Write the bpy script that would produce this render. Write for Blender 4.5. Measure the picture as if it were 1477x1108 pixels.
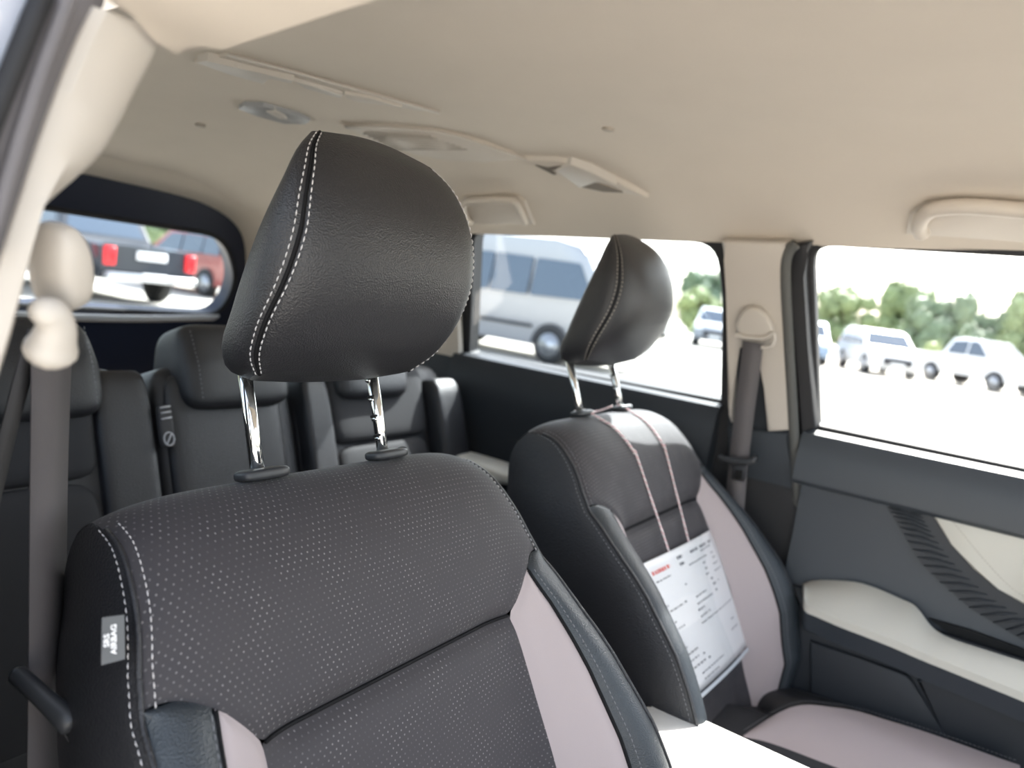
import bpy, bmesh, math, random
import numpy as np
from mathutils import Vector, Matrix
from mathutils.geometry import delaunay_2d_cdt
random.seed(7)
for o in list(bpy.data.objects): bpy.data.objects.remove(o)
SC = bpy.context.scene; COL = SC.collection
# ------------------------------------------------------------------ camera
FPX = 1066.0; CAMP = Vector((-.88, 0, 1.26))
def cam_basis(yaw, pitch, roll):
    y, p, r = map(math.radians, (yaw, pitch, roll))
    F = Vector((math.sin(y)*math.cos(p), math.cos(y)*math.cos(p), -math.sin(p)))
    h = Vector((math.cos(y), -math.sin(y), 0)); up = h.cross(F)
    return math.cos(r)*h + math.sin(r)*up, -math.sin(r)*h + math.cos(r)*up, F
CR, CU, CF = cam_basis(57.15, 7.18, 7.87)
cd = bpy.data.cameras.new('camera'); cam = bpy.data.objects.new('camera', cd); COL.objects.link(cam)
cam.matrix_world = Matrix(((CR.x, CU.x, -CF.x, CAMP.x), (CR.y, CU.y, -CF.y, CAMP.y), (CR.z, CU.z, -CF.z, CAMP.z), (0, 0, 0, 1)))
cd.sensor_width = 36; cd.lens = FPX/1477*36; cd.clip_start = .02; cd.clip_end = 500
cd.dof.use_dof = True; cd.dof.focus_distance = .72; cd.dof.aperture_fstop = 4.2
SC.camera = cam
# ------------------------------------------------------------------ sky, sun, exposure
SUN_EL, SUN_AZ = 45.0, 0.0          # azimuth from +X towards +Y
w = bpy.data.worlds.new('sky'); SC.world = w; w.use_nodes = True
nt = w.node_tree; bg = nt.nodes['Background']
sky = nt.nodes.new('ShaderNodeTexSky'); sky.sky_type = 'NISHITA'; sky.sun_disc = False
sky.sun_elevation = math.radians(SUN_EL); sky.sun_rotation = math.radians(90 - SUN_AZ)
sky.dust_density = 3.5; sky.air_density = 1.2; sky.ozone_density = 1.0
hz = nt.nodes.new('ShaderNodeHueSaturation'); hz.inputs['Saturation'].default_value = .5     # hazy, whitish tropical sky
nt.links.new(sky.outputs[0], hz.inputs['Color']); nt.links.new(hz.outputs[0], bg.inputs[0]); bg.inputs[1].default_value = .27
sd = bpy.data.lights.new('sun', 'SUN'); sun = bpy.data.objects.new('sun', sd); COL.objects.link(sun)
sd.energy = 7.0; sd.angle = math.radians(.8); sd.color = (1, .96, .9)
e, a = math.radians(SUN_EL), math.radians(SUN_AZ)
SUND = Vector((math.cos(e)*math.cos(a), math.cos(e)*math.sin(a), math.sin(e)))
sun.rotation_euler = SUND.to_track_quat('Z', 'Y').to_euler(); sun.location = SUND*20
SC.view_settings.view_transform = 'Standard'; SC.view_settings.look = 'None'
SC.view_settings.gamma = 1; SC.view_settings.use_curve_mapping = False
SC.view_settings.exposure = 1.5
# ------------------------------------------------------------------ pixel -> place
def ray(px, py): return CF + (px-738.5)/FPX*CR - (py-554)/FPX*CU
def atX(px, py, X): d = ray(px, py); return CAMP + d*((X-CAMP.x)/d.x)
def atY(px, py, Y): d = ray(px, py); return CAMP + d*((Y-CAMP.y)/d.y)
def atZ(px, py, Z): d = ray(px, py); return CAMP + d*((Z-CAMP.z)/d.z)
def atP(px, py, P0, N): d = ray(px, py); return CAMP + d*((P0-CAMP).dot(N)/d.dot(N))
# ------------------------------------------------------------------ materials
MATS = {}
def mat(name, col, rough=.5, spec=.5, metal=0, bump=None, var=0, coat=0, trans=0, emit=None):
    if name in MATS: return MATS[name]
    m = bpy.data.materials.new(name); m.use_nodes = True; n = m.node_tree.nodes; L = m.node_tree.links
    b = n['Principled BSDF']; b.inputs['Base Color'].default_value = (*col, 1); b.inputs['Roughness'].default_value = rough
    b.inputs['Specular IOR Level'].default_value = spec; b.inputs['Metallic'].default_value = metal; b.inputs['Coat Weight'].default_value = coat
    if emit: b.inputs['Emission Color'].default_value = (*emit[0], 1); b.inputs['Emission Strength'].default_value = emit[1]
    tc = n.new('ShaderNodeTexCoord')
    if bump:
        kind, scale, strength, dist = bump
        if kind == 'voronoi':
            t = n.new('ShaderNodeTexVoronoi'); t.inputs['Scale'].default_value = scale; out = t.outputs['Distance']
        else:
            t = n.new('ShaderNodeTexNoise'); t.inputs['Scale'].default_value = scale; t.inputs['Detail'].default_value = 3; out = t.outputs['Fac']
        L.new(tc.outputs['Object'], t.inputs['Vector'])
        bp = n.new('ShaderNodeBump'); bp.inputs['Strength'].default_value = strength; bp.inputs['Distance'].default_value = dist
        L.new(out, bp.inputs['Height']); L.new(bp.outputs[0], b.inputs['Normal'])
    if var:
        t2 = n.new('ShaderNodeTexNoise'); t2.inputs['Scale'].default_value = 9 if var < 1 else var; t2.inputs['Detail'].default_value = 5
        L.new(tc.outputs['Object'], t2.inputs['Vector'])
        r = n.new('ShaderNodeMapRange'); r.inputs['To Min'].default_value = 1-min(var, .3); r.inputs['To Max'].default_value = 1+min(var, .3)
        L.new(t2.outputs['Fac'], r.inputs['Value'])
        mx = n.new('ShaderNodeMix'); mx.data_type = 'RGBA'; mx.blend_type = 'MULTIPLY'; mx.inputs[0].default_value = 1
        mx.inputs[6].default_value = (*col, 1); L.new(r.outputs[0], mx.inputs[7]); L.new(mx.outputs[2], b.inputs['Base Color'])
    MATS[name] = m; return m
def glass_mat(name, tint, gloss=.05):
    m = bpy.data.materials.new(name); m.use_nodes = True; n = m.node_tree.nodes; L = m.node_tree.links
    n.remove(n['Principled BSDF']); out = n['Material Output']
    t = n.new('ShaderNodeBsdfTransparent'); t.inputs[0].default_value = (*tint, 1)
    g = n.new('ShaderNodeBsdfGlossy'); g.inputs['Roughness'].default_value = .02; g.inputs[0].default_value = (1, 1, 1, 1)
    lw = n.new('ShaderNodeLayerWeight'); lw.inputs['Blend'].default_value = .5      # thin pane: same reflection from either side
    pw = n.new('ShaderNodeMath'); pw.operation = 'POWER'; pw.inputs[1].default_value = 5; L.new(lw.outputs['Facing'], pw.inputs[0])
    fr = n.new('ShaderNodeMapRange'); fr.inputs['To Min'].default_value = gloss; L.new(pw.outputs[0], fr.inputs['Value'])
    mx = n.new('ShaderNodeMixShader'); L.new(fr.outputs[0], mx.inputs[0]); L.new(t.outputs[0], mx.inputs[1]); L.new(g.outputs[0], mx.inputs[2])
    L.new(mx.outputs[0], out.inputs[0]); MATS[name] = m; return m
def dotted_mat(name, col, dot, pitch=.0052):
    """woven fabric with staggered little punched dots, laid out in the panel's own metres"""
    m = bpy.data.materials.new(name); m.use_nodes = True; n = m.node_tree.nodes; L = m.node_tree.links
    b = n['Principled BSDF']; b.inputs['Roughness'].default_value = .72; b.inputs['Specular IOR Level'].default_value = .35
    b.inputs['Sheen Weight'].default_value = .08; b.inputs['Sheen Roughness'].default_value = .4
    uv = n.new('ShaderNodeUVMap'); sp = n.new('ShaderNodeSeparateXYZ'); L.new(uv.outputs[0], sp.inputs[0])
    def M(op, a_, b_=None):
        k = n.new('ShaderNodeMath'); k.operation = op
        for i, x in enumerate((a_, b_)):
            if x is None: continue
            if isinstance(x, (int, float)): k.inputs[i].default_value = x
            else: L.new(x, k.inputs[i])
        return k.outputs[0]
    ys = M('MULTIPLY', sp.outputs[1], 1/pitch); row = M('FLOOR', ys)
    xs = M('ADD', M('MULTIPLY', sp.outputs[0], 1/(pitch*1.25)), M('MULTIPLY', M('FLOORED_MODULO', row, 2.0), .5))
    fx = M('SUBTRACT', M('FRACT', xs), .5); fy = M('SUBTRACT', M('FRACT', ys), .5)
    d = M('SQRT', M('ADD', M('MULTIPLY', M('MULTIPLY', fx, fx), 1.5), M('MULTIPLY', fy, fy)))
    mask = n.new('ShaderNodeMapRange'); mask.inputs['From Min'].default_value = .19; mask.inputs['From Max'].default_value = .11; L.new(d, mask.inputs['Value'])
    nz = n.new('ShaderNodeTexNoise'); nz.inputs['Scale'].default_value = 34; L.new(uv.outputs[0], nz.inputs['Vector'])
    nr = n.new('ShaderNodeMapRange'); nr.inputs['From Min'].default_value = .4; nr.inputs['From Max'].default_value = .62; nr.inputs['To Min'].default_value = .12; L.new(nz.outputs['Fac'], nr.inputs['Value'])
    fac = M('MULTIPLY', mask.outputs[0], nr.outputs[0])
    mx = n.new('ShaderNodeMix'); mx.data_type = 'RGBA'; L.new(fac, mx.inputs[0]); mx.inputs[6].default_value = (*col, 1); mx.inputs[7].default_value = (*dot, 1)
    L.new(mx.outputs[2], b.inputs['Base Color'])
    wv = n.new('ShaderNodeTexNoise'); wv.inputs['Scale'].default_value = 1300; L.new(uv.outputs[0], wv.inputs['Vector'])
    bp = n.new('ShaderNodeBump'); bp.inputs['Strength'].default_value = .35; bp.inputs['Distance'].default_value = .0008
    L.new(M('SUBTRACT', M('MULTIPLY', wv.outputs['Fac'], .3), mask.outputs[0]), bp.inputs['Height']); L.new(bp.outputs[0], b.inputs['Normal'])
    MATS[name] = m; return m
FABRIC = dotted_mat('seat_fabric', (.047, .043, .047), (.19, .18, .18))
PLAIN = mat('rear_fabric', (.035, .035, .038), .8, .3, bump=('noise', 900, .2, .001))
LEATHER = mat('black_leather', (.021, .021, .024), .40, .55, bump=('voronoi', 620, .5, .0010))
LEATHER2 = mat('slate_leather', (.030, .037, .044), .38, .55, bump=('voronoi', 620, .5, .0010))
INSERT = mat('pale_insert', (.42, .36, .36), .75, .3, bump=('noise', 700, .12, .0008))
THREAD = mat('white_thread', (.60, .58, .58), .7, .3)
THREADG = mat('grey_thread', (.22, .22, .23), .7, .3)
SEAMM = mat('seam_gap', (.008, .008, .009), .8, .2)
CHROME = mat('chrome', (.86, .87, .86), .07, .5, 1)
BLACKP = mat('black_plastic', (.035, .037, .041), .42, .5)
DARKG = mat('notch_black', (.01, .01, .01), .6, .3)
HEADL = mat('headliner_cloth', (.63, .56, .475), .92, .15, bump=('noise', 800, .15, .0008), var=.04)
CREAM = mat('cream_plastic', (.52, .475, .42), .48, .45, bump=('noise', 500, .05, .0005))
CREAMD = mat('beige_plastic', (.56, .50, .43), .55, .4)
SLATE = mat('slate_door_plastic', (.040, .047, .056), .48, .45, bump=('noise', 700, .12, .0006))
SLATED = mat('dark_door_plastic', (.022, .026, .032), .5, .4, bump=('noise', 700, .12, .0006))
PALEVINYL = mat('pale_vinyl', (.55, .53, .47), .5, .4, bump=('voronoi', 700, .1, .0005))
NAVY = mat('hatch_trim', (.012, .016, .034), .5, .4)
SEAL = mat('dusty_rubber', (.16, .15, .155), .8, .3, bump=('noise', 40, .3, .004), var=.25)
RUBBER = mat('black_rubber', (.018, .018, .02), .6, .4)
BODYP = mat('body_paint', (.52, .56, .66), .25, .5, coat=.6)
WEB = mat('belt_webbing', (.115, .105, .108), .7, .35, bump=('noise', 900, .3, .001))
WEBD = mat('belt_webbing_dark', (.05, .048, .05), .7, .35)
PAPER = mat('paper', (.90, .91, .92), .35, .5, coat=.5)
INK = mat('grey_ink', (.22, .23, .25), .6, .3)
REDINK = mat('red_ink', (.75, .22, .20), .6, .3)
PINK = mat('pink_cord', (.78, .50, .52), .8, .2)
WHITEC = mat('white_cord', (.86, .82, .80), .8, .2)
TAGM = mat('tag_grey', (.115, .12, .125), .6, .4)
WHITE = mat('white_print', (.9, .9, .9), .6, .3)
CARPET = mat('floor_carpet', (.02, .02, .022), .95, .1, bump=('noise', 300, .5, .004))
GLASS = glass_mat('clear_glass', (.93, .96, .97))
GLASST = glass_mat('tinted_glass', (.80, .88, .93))
SLEEVE = glass_mat('sleeve_film', (.99, .99, .99))
LENS = mat('lamp_lens', (.27, .27, .27), .35, .5)
# ------------------------------------------------------------------ builders
ORG = {}
def link(o, parent=None):
    COL.objects.link(o)
    if parent is not None: o.parent = parent; ORG[o.name] = ORG.get(parent.name, Vector())
    return o
def thing(name, label, cat, loc, group=None, kind=None):
    o = bpy.data.objects.new(name, None); COL.objects.link(o); o.location = loc; o.empty_display_size = .05; ORG[o.name] = Vector(loc)
    tag(o, label, cat, group, kind); return o
def tag(o, label=None, cat=None, group=None, kind=None):
    if label: o['label'] = label
    if cat: o['category'] = cat
    if group: o['group'] = group
    if kind: o['kind'] = kind
    return o
def build(name, bm, m, parent=None, smooth=True, recalc=True, label=None, kind=None, origin=None):
    if recalc: bmesh.ops.recalc_face_normals(bm, faces=bm.faces)
    off = ORG.get(parent.name, Vector()) if parent is not None else (Vector(origin) if origin is not None else Vector())
    if off.length: bmesh.ops.translate(bm, vec=-off, verts=bm.verts)
    me = bpy.data.meshes.new(name); bm.to_mesh(me); bm.free()
    for mm in (m if isinstance(m, (list, tuple)) else [m]): me.materials.append(mm)
    if smooth:
        for p in me.polygons: p.use_smooth = True
    o = bpy.data.objects.new(name, me); link(o, parent)
    if parent is None: o.location = off; ORG[o.name] = off
    if label: o['label'] = label
    if kind: o['kind'] = kind
    return o
def autosmooth(o, ang=35):
    me = o.data; me.update()
    bm = bmesh.new(); bm.from_mesh(me)
    for ed in bm.edges:
        if len(ed.link_faces) == 2 and ed.calc_face_angle(0) > math.radians(ang): ed.smooth = False
    bm.to_mesh(me); bm.free(); return o
def grid_bm(fn, ns, nt, bm=None, uvf=None, closed=False):
    bm = bm or bmesh.new(); ul = bm.loops.layers.uv.verify()
    V = [[None]*(nt+1) for _ in range(ns+1)]; UVS = {}
    for i in range(ns+1):
        for j in range(nt+1):
            r = fn(i/ns, j/nt)
            p, uvc = r if isinstance(r, tuple) and len(r) == 2 and isinstance(r[0], Vector) else (r, (i/ns, j/nt))
            v = bm.verts.new(p); V[i][j] = v; UVS[v] = uvc
    for i in range(ns):
        for j in range(nt):
            try: f = bm.faces.new((V[i][j], V[i+1][j], V[i+1][j+1], V[i][j+1]))
            except ValueError: continue
            for l in f.loops: l[ul].uv = UVS[l.vert]
    return bm
def loft_bm(rings, caps=True, bm=None, closed=True):
    bm = bm or bmesh.new(); R = [[bm.verts.new(p) for p in r] for r in rings]; n = len(R[0])
    for a_, b_ in zip(R, R[1:]):
        for i in range(n if closed else n-1):
            bm.faces.new((a_[i], a_[(i+1) % n], b_[(i+1) % n], b_[i]))
    if caps: bm.faces.new(R[0][::-1]); bm.faces.new(R[-1])
    return bm
def frames(pts, up=None):
    out = []; n = len(pts); ref = None
    for i in range(n):
        t = (pts[min(i+1, n-1)] - pts[max(i-1, 0)]).normalized()
        if up is not None: s = t.cross(up)
        elif ref is None: s = t.cross(Vector((0, 0, 1)) if abs(t.z) < .9 else Vector((1, 0, 0)))
        else: s = t.cross(ref)
        s.normalize(); ref = s.cross(t); out.append((pts[i], t, s, ref.copy()))
    return out
def tube_bm(pts, r, n=8, bm=None, caps=True):
    pts = [Vector(p) for p in pts]; rr = r if isinstance(r, (list, tuple)) else [r]*len(pts)
    return loft_bm([[p + (math.cos(2*math.pi*k/n)*s + math.sin(2*math.pi*k/n)*u)*q for k in range(n)] for (p, t, s, u), q in zip(frames(pts), rr)], caps, bm)
def strap_bm(pts, sides, width, th=.0014, bm=None):
    """flat band: sides = width directions"""
    rings = []
    n = len(pts)
    for i, p in enumerate(pts):
        t = (pts[min(i+1, n-1)]-pts[max(i-1, 0)]).normalized(); s = Vector(sides[i] if isinstance(sides, list) else sides).normalized()
        s = (s - t*s.dot(t)).normalized(); u = t.cross(s); h = width/2
        rings.append([p - s*h - u*th/2, p + s*h - u*th/2, p + s*h + u*th/2, p - s*h + u*th/2])
    return loft_bm(rings, True, bm)
def smooth_path(pts, n=8):
    P = [Vector(p) for p in pts]; out = []
    for i in range(len(P)-1):
        a_, b_, c, d = P[max(i-1, 0)], P[i], P[i+1], P[min(i+2, len(P)-1)]
        for k in range(n):
            t = k/n; out.append(.5*((2*b_) + (c-a_)*t + (2*a_-5*b_+4*c-d)*t*t + (3*b_-a_-3*c+d)*t**3))
    out.append(P[-1]); return out
def box_bm(lo, hi, bm=None, bevel=0, seg=2):
    own = bmesh.new(); lo = Vector(lo); hi = Vector(hi)
    bmesh.ops.create_cube(own, size=1, matrix=Matrix.Translation((lo+hi)/2) @ Matrix.Diagonal((*(hi-lo), 1)))
    if bevel: bmesh.ops.bevel(own, geom=own.edges[:], offset=bevel, segments=seg, affect='EDGES', profile=.5)
    return merge(bm, own)
def merge(bm, own):
    if bm is None: return own
    me = bpy.data.meshes.new('tmp'); own.to_mesh(me); own.free(); bm.from_mesh(me); bpy.data.meshes.remove(me); return bm
def rbox_bm(c, ax, half, n=4.0, res=10, bm=None, warp=None):
    """soft cushion: superellipsoid with axes ax, half sizes half"""
    own = bmesh.new(); bmesh.ops.create_cube(own, size=2)
    bmesh.ops.subdivide_edges(own, edges=own.edges[:], cuts=res, use_grid_fill=True)
    c = Vector(c)
    for v in own.verts:
        p = v.co; p = Vector([math.copysign(abs(math.sin(x*math.pi/4)/math.sin(math.pi/4)), x) for x in p])
        q = (abs(p.x)**n + abs(p.y)**n + abs(p.z)**n)**(1/n); p = p/q
        if warp: p = warp(p)
        v.co = c + ax[0]*p.x*half[0] + ax[1]*p.y*half[1] + ax[2]*p.z*half[2]
    return merge(bm, own)
def prism_bm(pts, vec, bm=None, bevel=0, seg=2):
    """polygon pts pushed along vec, front edge rounded"""
    own = bmesh.new(); pts = [Vector(p) for p in pts]; vec = Vector(vec)
    A = [own.verts.new(p) for p in pts]; Bq = [own.verts.new(p+vec) for p in pts]; n = len(A)
    f0 = own.faces.new(A); own.faces.new(Bq[::-1])
    for i in range(n): own.faces.new((A[i], Bq[i], Bq[(i+1) % n], A[(i+1) % n]))
    if bevel: bmesh.ops.bevel(own, geom=list(f0.edges), offset=bevel, segments=seg, affect='EDGES', profile=.5)
    bmesh.ops.triangulate(own, faces=[f for f in own.faces if len(f.verts) > 4])
    return merge(bm, own)
def plate_bm(outer, holes, place, th=0, thick_dir=None):
    """flat sheet with holes from 2-D outlines; place maps (a,b) to the place"""
    bm = bmesh.new(); pts = []; ed = []
    for loop in [outer]+holes:
        b0 = len(pts); pts += [Vector((p[0], p[1])) for p in loop]; ed += [(b0+i, b0+(i+1) % len(loop)) for i in range(len(loop))]
    vo, eo, fo = delaunay_2d_cdt(pts, ed, [], 0, 1e-6)[:3]
    def inside(x, y, poly):
        c = False
        for (x0, y0), (x1, y1) in zip(poly, poly[1:]+poly[:1]):
            if (y0 > y) != (y1 > y) and x < (x1-x0)*(y-y0)/(y1-y0)+x0: c = not c
        return c
    vs = [bm.verts.new((p.x, p.y, 0)) for p in vo]; P2 = [[(p[0], p[1]) for p in l] for l in [outer]+holes]
    for f in fo:
        cx_ = sum(vo[i].x for i in f)/len(f); cy_ = sum(vo[i].y for i in f)/len(f)
        if inside(cx_, cy_, P2[0]) and not any(inside(cx_, cy_, h) for h in P2[1:]): bm.faces.new([vs[i] for i in f])
    for v in [v for v in bm.verts if not v.link_faces]: bm.verts.remove(v)
    if th:
        r = bmesh.ops.extrude_face_region(bm, geom=bm.faces[:])
        new = set(g for g in r['geom'] if isinstance(g, bmesh.types.BMVert))
    else: new = set()
    td = Vector(thick_dir) if thick_dir is not None else Vector()
    for v in bm.verts:
        v.co = place(v.co.x, v.co.y) + (td*th if v in new else Vector())
    return bm
def rounded(pts, rad, n=5):
    """round the corners of a 2-D polygon; rad one or per corner"""
    out = []; N = len(pts); P = [Vector((*p, 0)) for p in pts]
    for i in range(N):
        r = rad[i] if isinstance(rad, (list, tuple)) else rad
        p, a_, b_ = P[i], P[i-1], P[(i+1) % N]
        if r <= 0: out.append((p.x, p.y)); continue
        d1 = (a_-p); d2 = (b_-p); k = min(r, d1.length*.48, d2.length*.48); q1 = p+d1.normalized()*k; q2 = p+d2.normalized()*k
        for j in range(n+1):
            t = j/n; q = q1*(1-t)**2 + p*2*t*(1-t) + q2*t*t; out.append((q.x, q.y))
    return out
def stitches(pts, nrm, length=.0042, gap=.0022, r=.0006, bm=None, lift=.0004):
    """row of little thread dashes along a curve lying on a surface"""
    bm = bm or bmesh.new(); P = [Vector(p) for p in pts]; acc = [0]
    for a_, b_ in zip(P, P[1:]): acc.append(acc[-1]+(b_-a_).length)
    def ev(s):
        s = max(0, min(acc[-1], s)); i = int(np.searchsorted(acc, s, side='right'))-1; i = max(0, min(i, len(P)-2))
        f = (s-acc[i])/max(1e-9, acc[i+1]-acc[i]); nn = nrm[i] if isinstance(nrm, list) else nrm
        return P[i].lerp(P[i+1], f), Vector(nn)
    s = 0
    while s+length < acc[-1]:
        (p0, n0), (p1, n1) = ev(s), ev(s+length); t = (p1-p0).normalized(); sd_ = t.cross(n0).normalized(); m_ = (p0+p1)/2
        rings = []
        for q, rr, li in ((p0, .45, -.0002), (m_, 1, lift), (p1, .45, -.0002)):
            q = q + n0*li
            rings.append([q+sd_*r*rr, q+n0*r*rr, q-sd_*r*rr, q-n0*r*rr])
        loft_bm(rings, True, bm); s += length+gap
    return bm
def hermite(tab):
    xs = np.array([t[0] for t in tab], float); ys = np.array([t[1:] for t in tab], float)
    m = np.gradient(ys, xs, axis=0)
    def f(x):
        x = min(max(x, xs[0]), xs[-1]); i = min(max(int(np.searchsorted(xs, x))-1, 0), len(xs)-2)
        h = xs[i+1]-xs[i]; t = (x-xs[i])/h
        return ys[i]*(2*t**3-3*t*t+1) + m[i]*h*(t**3-2*t*t+t) + ys[i+1]*(-2*t**3+3*t*t) + m[i+1]*h*(t**3-t*t)
    return f
def lin(tab):
    xs = [t[0] for t in tab]; ys = [t[1] for t in tab]
    return lambda x: float(np.interp(x, xs, ys))
def sstep(a_, b_, x):
    t = min(max((x-a_)/(b_-a_), 0), 1); return t*t*(3-2*t)
def text_bm(s, size, place, ext=.0002):
    """lettering as flat mesh; place maps (x,y) in text metres to the place"""
    c = bpy.data.curves.new('txt', 'FONT'); c.body = s; c.size = size; c.align_x = 'CENTER'; c.align_y = 'CENTER'; c.offset = size*.035; c.resolution_u = 3
    o = bpy.data.objects.new('txt', c); COL.objects.link(o); dg = bpy.context.evaluated_depsgraph_get()
    me = bpy.data.meshes.new_from_object(o.evaluated_get(dg)); bm = bmesh.new(); bm.from_mesh(me)
    bpy.data.objects.remove(o); bpy.data.meshes.remove(me)
    for v in bm.verts: v.co = place(v.co.x, v.co.y)
    return bm
X3, Y3, Z3 = Vector((1, 0, 0)), Vector((0, 1, 0)), Vector((0, 0, 1))
# ================================================================== THE SETTING: ground and cabin shell
def zc(Y): return 1.545 - .050*max(0, Y-.45)**2 - .06*max(0, -.1-Y)**2
def zr(Y): return 1.437 - .044*max(Y, -.1)
def zroof(X, Y):
    s = min(max((abs(X)-.22)/.38, 0), 1.15)
    return zc(Y) - (zc(Y)-zr(Y))*s**1.75
def on_roof(px, py, off=0):
    d = ray(px, py); t = .15
    for _ in range(400):
        p = CAMP + d*t
        if p.z > zroof(p.x, p.y)-off: break
        t += .006
    lo, hi = t-.006, t
    for _ in range(24):
        t = (lo+hi)/2; p = CAMP+d*t
        if p.z > zroof(p.x, p.y)-off: hi = t
        else: lo = t
    return CAMP+d*t
def roof_n(p):
    h = .005; dx = (zroof(p.x+h, p.y)-zroof(p.x-h, p.y))/(2*h); dy = (zroof(p.x, p.y+h)-zroof(p.x, p.y-h))/(2*h)
    return Vector((dx, dy, -1)).normalized()
# ground
GROUNDM = mat('pale_concrete', (.48, .45, .40), .9, .2, var=.12)
gbm = bmesh.new(); bmesh.ops.create_grid(gbm, x_segments=8, y_segments=8, size=140)
build('ground', gbm, GROUNDM, kind='structure', smooth=False)
# headliner
def rf(s, t):
    X = -.605+1.21*s; Y = -.50+2.45*t
    return Vector((X, Y, zroof(X, Y))), (X, Y)
bm = grid_bm(rf, 56, 60)
r = bmesh.ops.extrude_face_region(bm, geom=bm.faces[:])
for v in [g for g in r['geom'] if isinstance(g, bmesh.types.BMVert)]: v.co.z += .045
CEIL = build('ceiling', bm, HEADL, kind='structure', label='beige cloth headliner'); autosmooth(CEIL, 50)
# cabin floor
bm = box_bm((-.76, -1.2, .28), (.76, 2.2, .33)); build('floor', bm, CARPET, kind='structure', smooth=False)
def wallX(z):            # inner face of a side wall: leans in above the belt line
    return .705 - max(0, z-1.065)*.285
# ------------------------------------------------------------------ side walls (upper sheet with window openings, lower sheet)
REARW = rounded([(.478, 1.083), (.492, 1.30), (.515, 1.417), (1.145, 1.392), (1.178, 1.073)], [.006, .0, .055, .03, .015])
FRONTW = rounded([(.283, 1.070), (.338, 1.427), (-.42, 1.443), (-.62, 1.25), (-.75, 1.065)], [.006, .045, .05, .1, .01])
QUARTW = rounded([(1.30, 1.10), (1.30, 1.37), (1.72, 1.35), (1.80, 1.14)], .04)
def side_wall(sgn, name, holes, y0=-.80):
    P = lambda y, z: Vector((sgn*wallX(z), y, z))
    out = [(y0, 1.05), (2.10, 1.05), (2.10, 1.41), (1.2, 1.40), (.5, 1.43), (-.1, 1.452), (-.45, 1.44), (y0, 1.06)] if y0 < -.5 else [(y0+.03, 1.05), (2.10, 1.05), (2.10, 1.41), (1.2, 1.40), (y0+.18, 1.425)]
    bm = plate_bm(out, holes, P, .05, (sgn, 0, .2))
    o = build(name, bm, RUBBER, kind='structure', smooth=False)
    lo = bmesh.new()
    box_bm((min(sgn*.70, sgn*.80), y0, .20), (max(sgn*.70, sgn*.80), 2.10, 1.065), lo)
    q = build('lower_body', lo, RUBBER, parent=o, smooth=False); return o
WR = side_wall(1, 'wall_right', [REARW, FRONTW, QUARTW])
WL = side_wall(-1, 'wall_left', [[(max(a_, .70), b_) for a_, b_ in REARW], QUARTW], y0=.47)
def pane(n, outline, place, m, label=None):
    bm = plate_bm(outline, [], place); o = build(f'window_{n}', bm, m, kind='structure', smooth=False); return o
pane(1, REARW, lambda y, z: Vector((wallX(z)+.012, y, z)), GLASST)
pane(2, FRONTW, lambda y, z: Vector((wallX(z)+.012, y, z)), GLASS)
pane(3, QUARTW, lambda y, z: Vector((wallX(z)+.012, y, z)), GLASST)
pane(4, [(max(a_, .70), b_) for a_, b_ in REARW], lambda y, z: Vector((-wallX(z)-.012, y, z)), GLASST)
pane(5, QUARTW, lambda y, z: Vector((-wallX(z)-.012, y, z)), GLASST)
# windscreen and scuttle ahead of the seats
pane(6, [(-.56, 0), (.56, 0), (.66, .95), (-.66, .95)], lambda a_, b_: Vector((a_, -.50-.86*b_/.95, 1.44-.42*b_/.95)), GLASS)
bm = box_bm((-.70, -1.55, .33), (.70, -.85, .98), bevel=.06, seg=4)  # plain box out of view, put in to block light from below
DASH = build('dashboard', bm, SLATED); tag(DASH, 'unseen dark grey dashboard box under the windscreen', 'dashboard')
# window rubbers: thin black gasket round each passenger-side opening
def gasket(outline, parent, sgn=1, r=.006):
    pts = [Vector((sgn*(wallX(z)+.008), y, z)) for y, z in outline]
    bm = tube_bm(pts+[pts[0]], r, 6, caps=False); build('window_rubber', bm, RUBBER, parent=parent)
gasket(REARW, WR); gasket(FRONTW, WR); gasket(QUARTW, WR)
# ------------------------------------------------------------------ hatch (back wall) with its rounded window
def hatchP(x, z): return Vector((x, 2.045-.30*(z-1.08), z))
HW = rounded([(-.555, 1.055), (.555, 1.055), (.585, 1.17), (.50, 1.302), (-.50, 1.302), (-.585, 1.17)], [.06, .09, .06, .10, .10, .06], 7)
bm = plate_bm([(-.74, .45), (.74, .45), (.72, 1.06), (.63, 1.43), (-.63, 1.43), (-.72, 1.06)], [HW], hatchP, .05, (0, 1, .25))
HATCH = build('wall_back', bm, NAVY, kind='structure', smooth=False)
pane(7, HW, lambda x, z: hatchP(x, z)+Vector((0, .02, 0)), GLASST)
HWp = [hatchP(x, z)+Vector((0, -.004, 0)) for x, z in HW]
build('window_rubber', tube_bm(HWp+[HWp[0]], .007, 6, caps=False), RUBBER, parent=HATCH)
# hatch window ledge; light caught on its top is painted in as pale grey
lp = smooth_path([hatchP(-.56, 1.046)+Vector((0, -.015, 0)), hatchP(-.2, 1.034)+Vector((0, -.03, 0)), hatchP(.2, 1.034)+Vector((0, -.03, 0)), hatchP(.54, 1.050)+Vector((0, -.015, 0))], 8)
build('window_ledge', strap_bm(lp, Vector((0, 1, -.55)), .034, .008), mat('ledge_glint', (.62, .64, .66), .3, .5), parent=HATCH)
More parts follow.
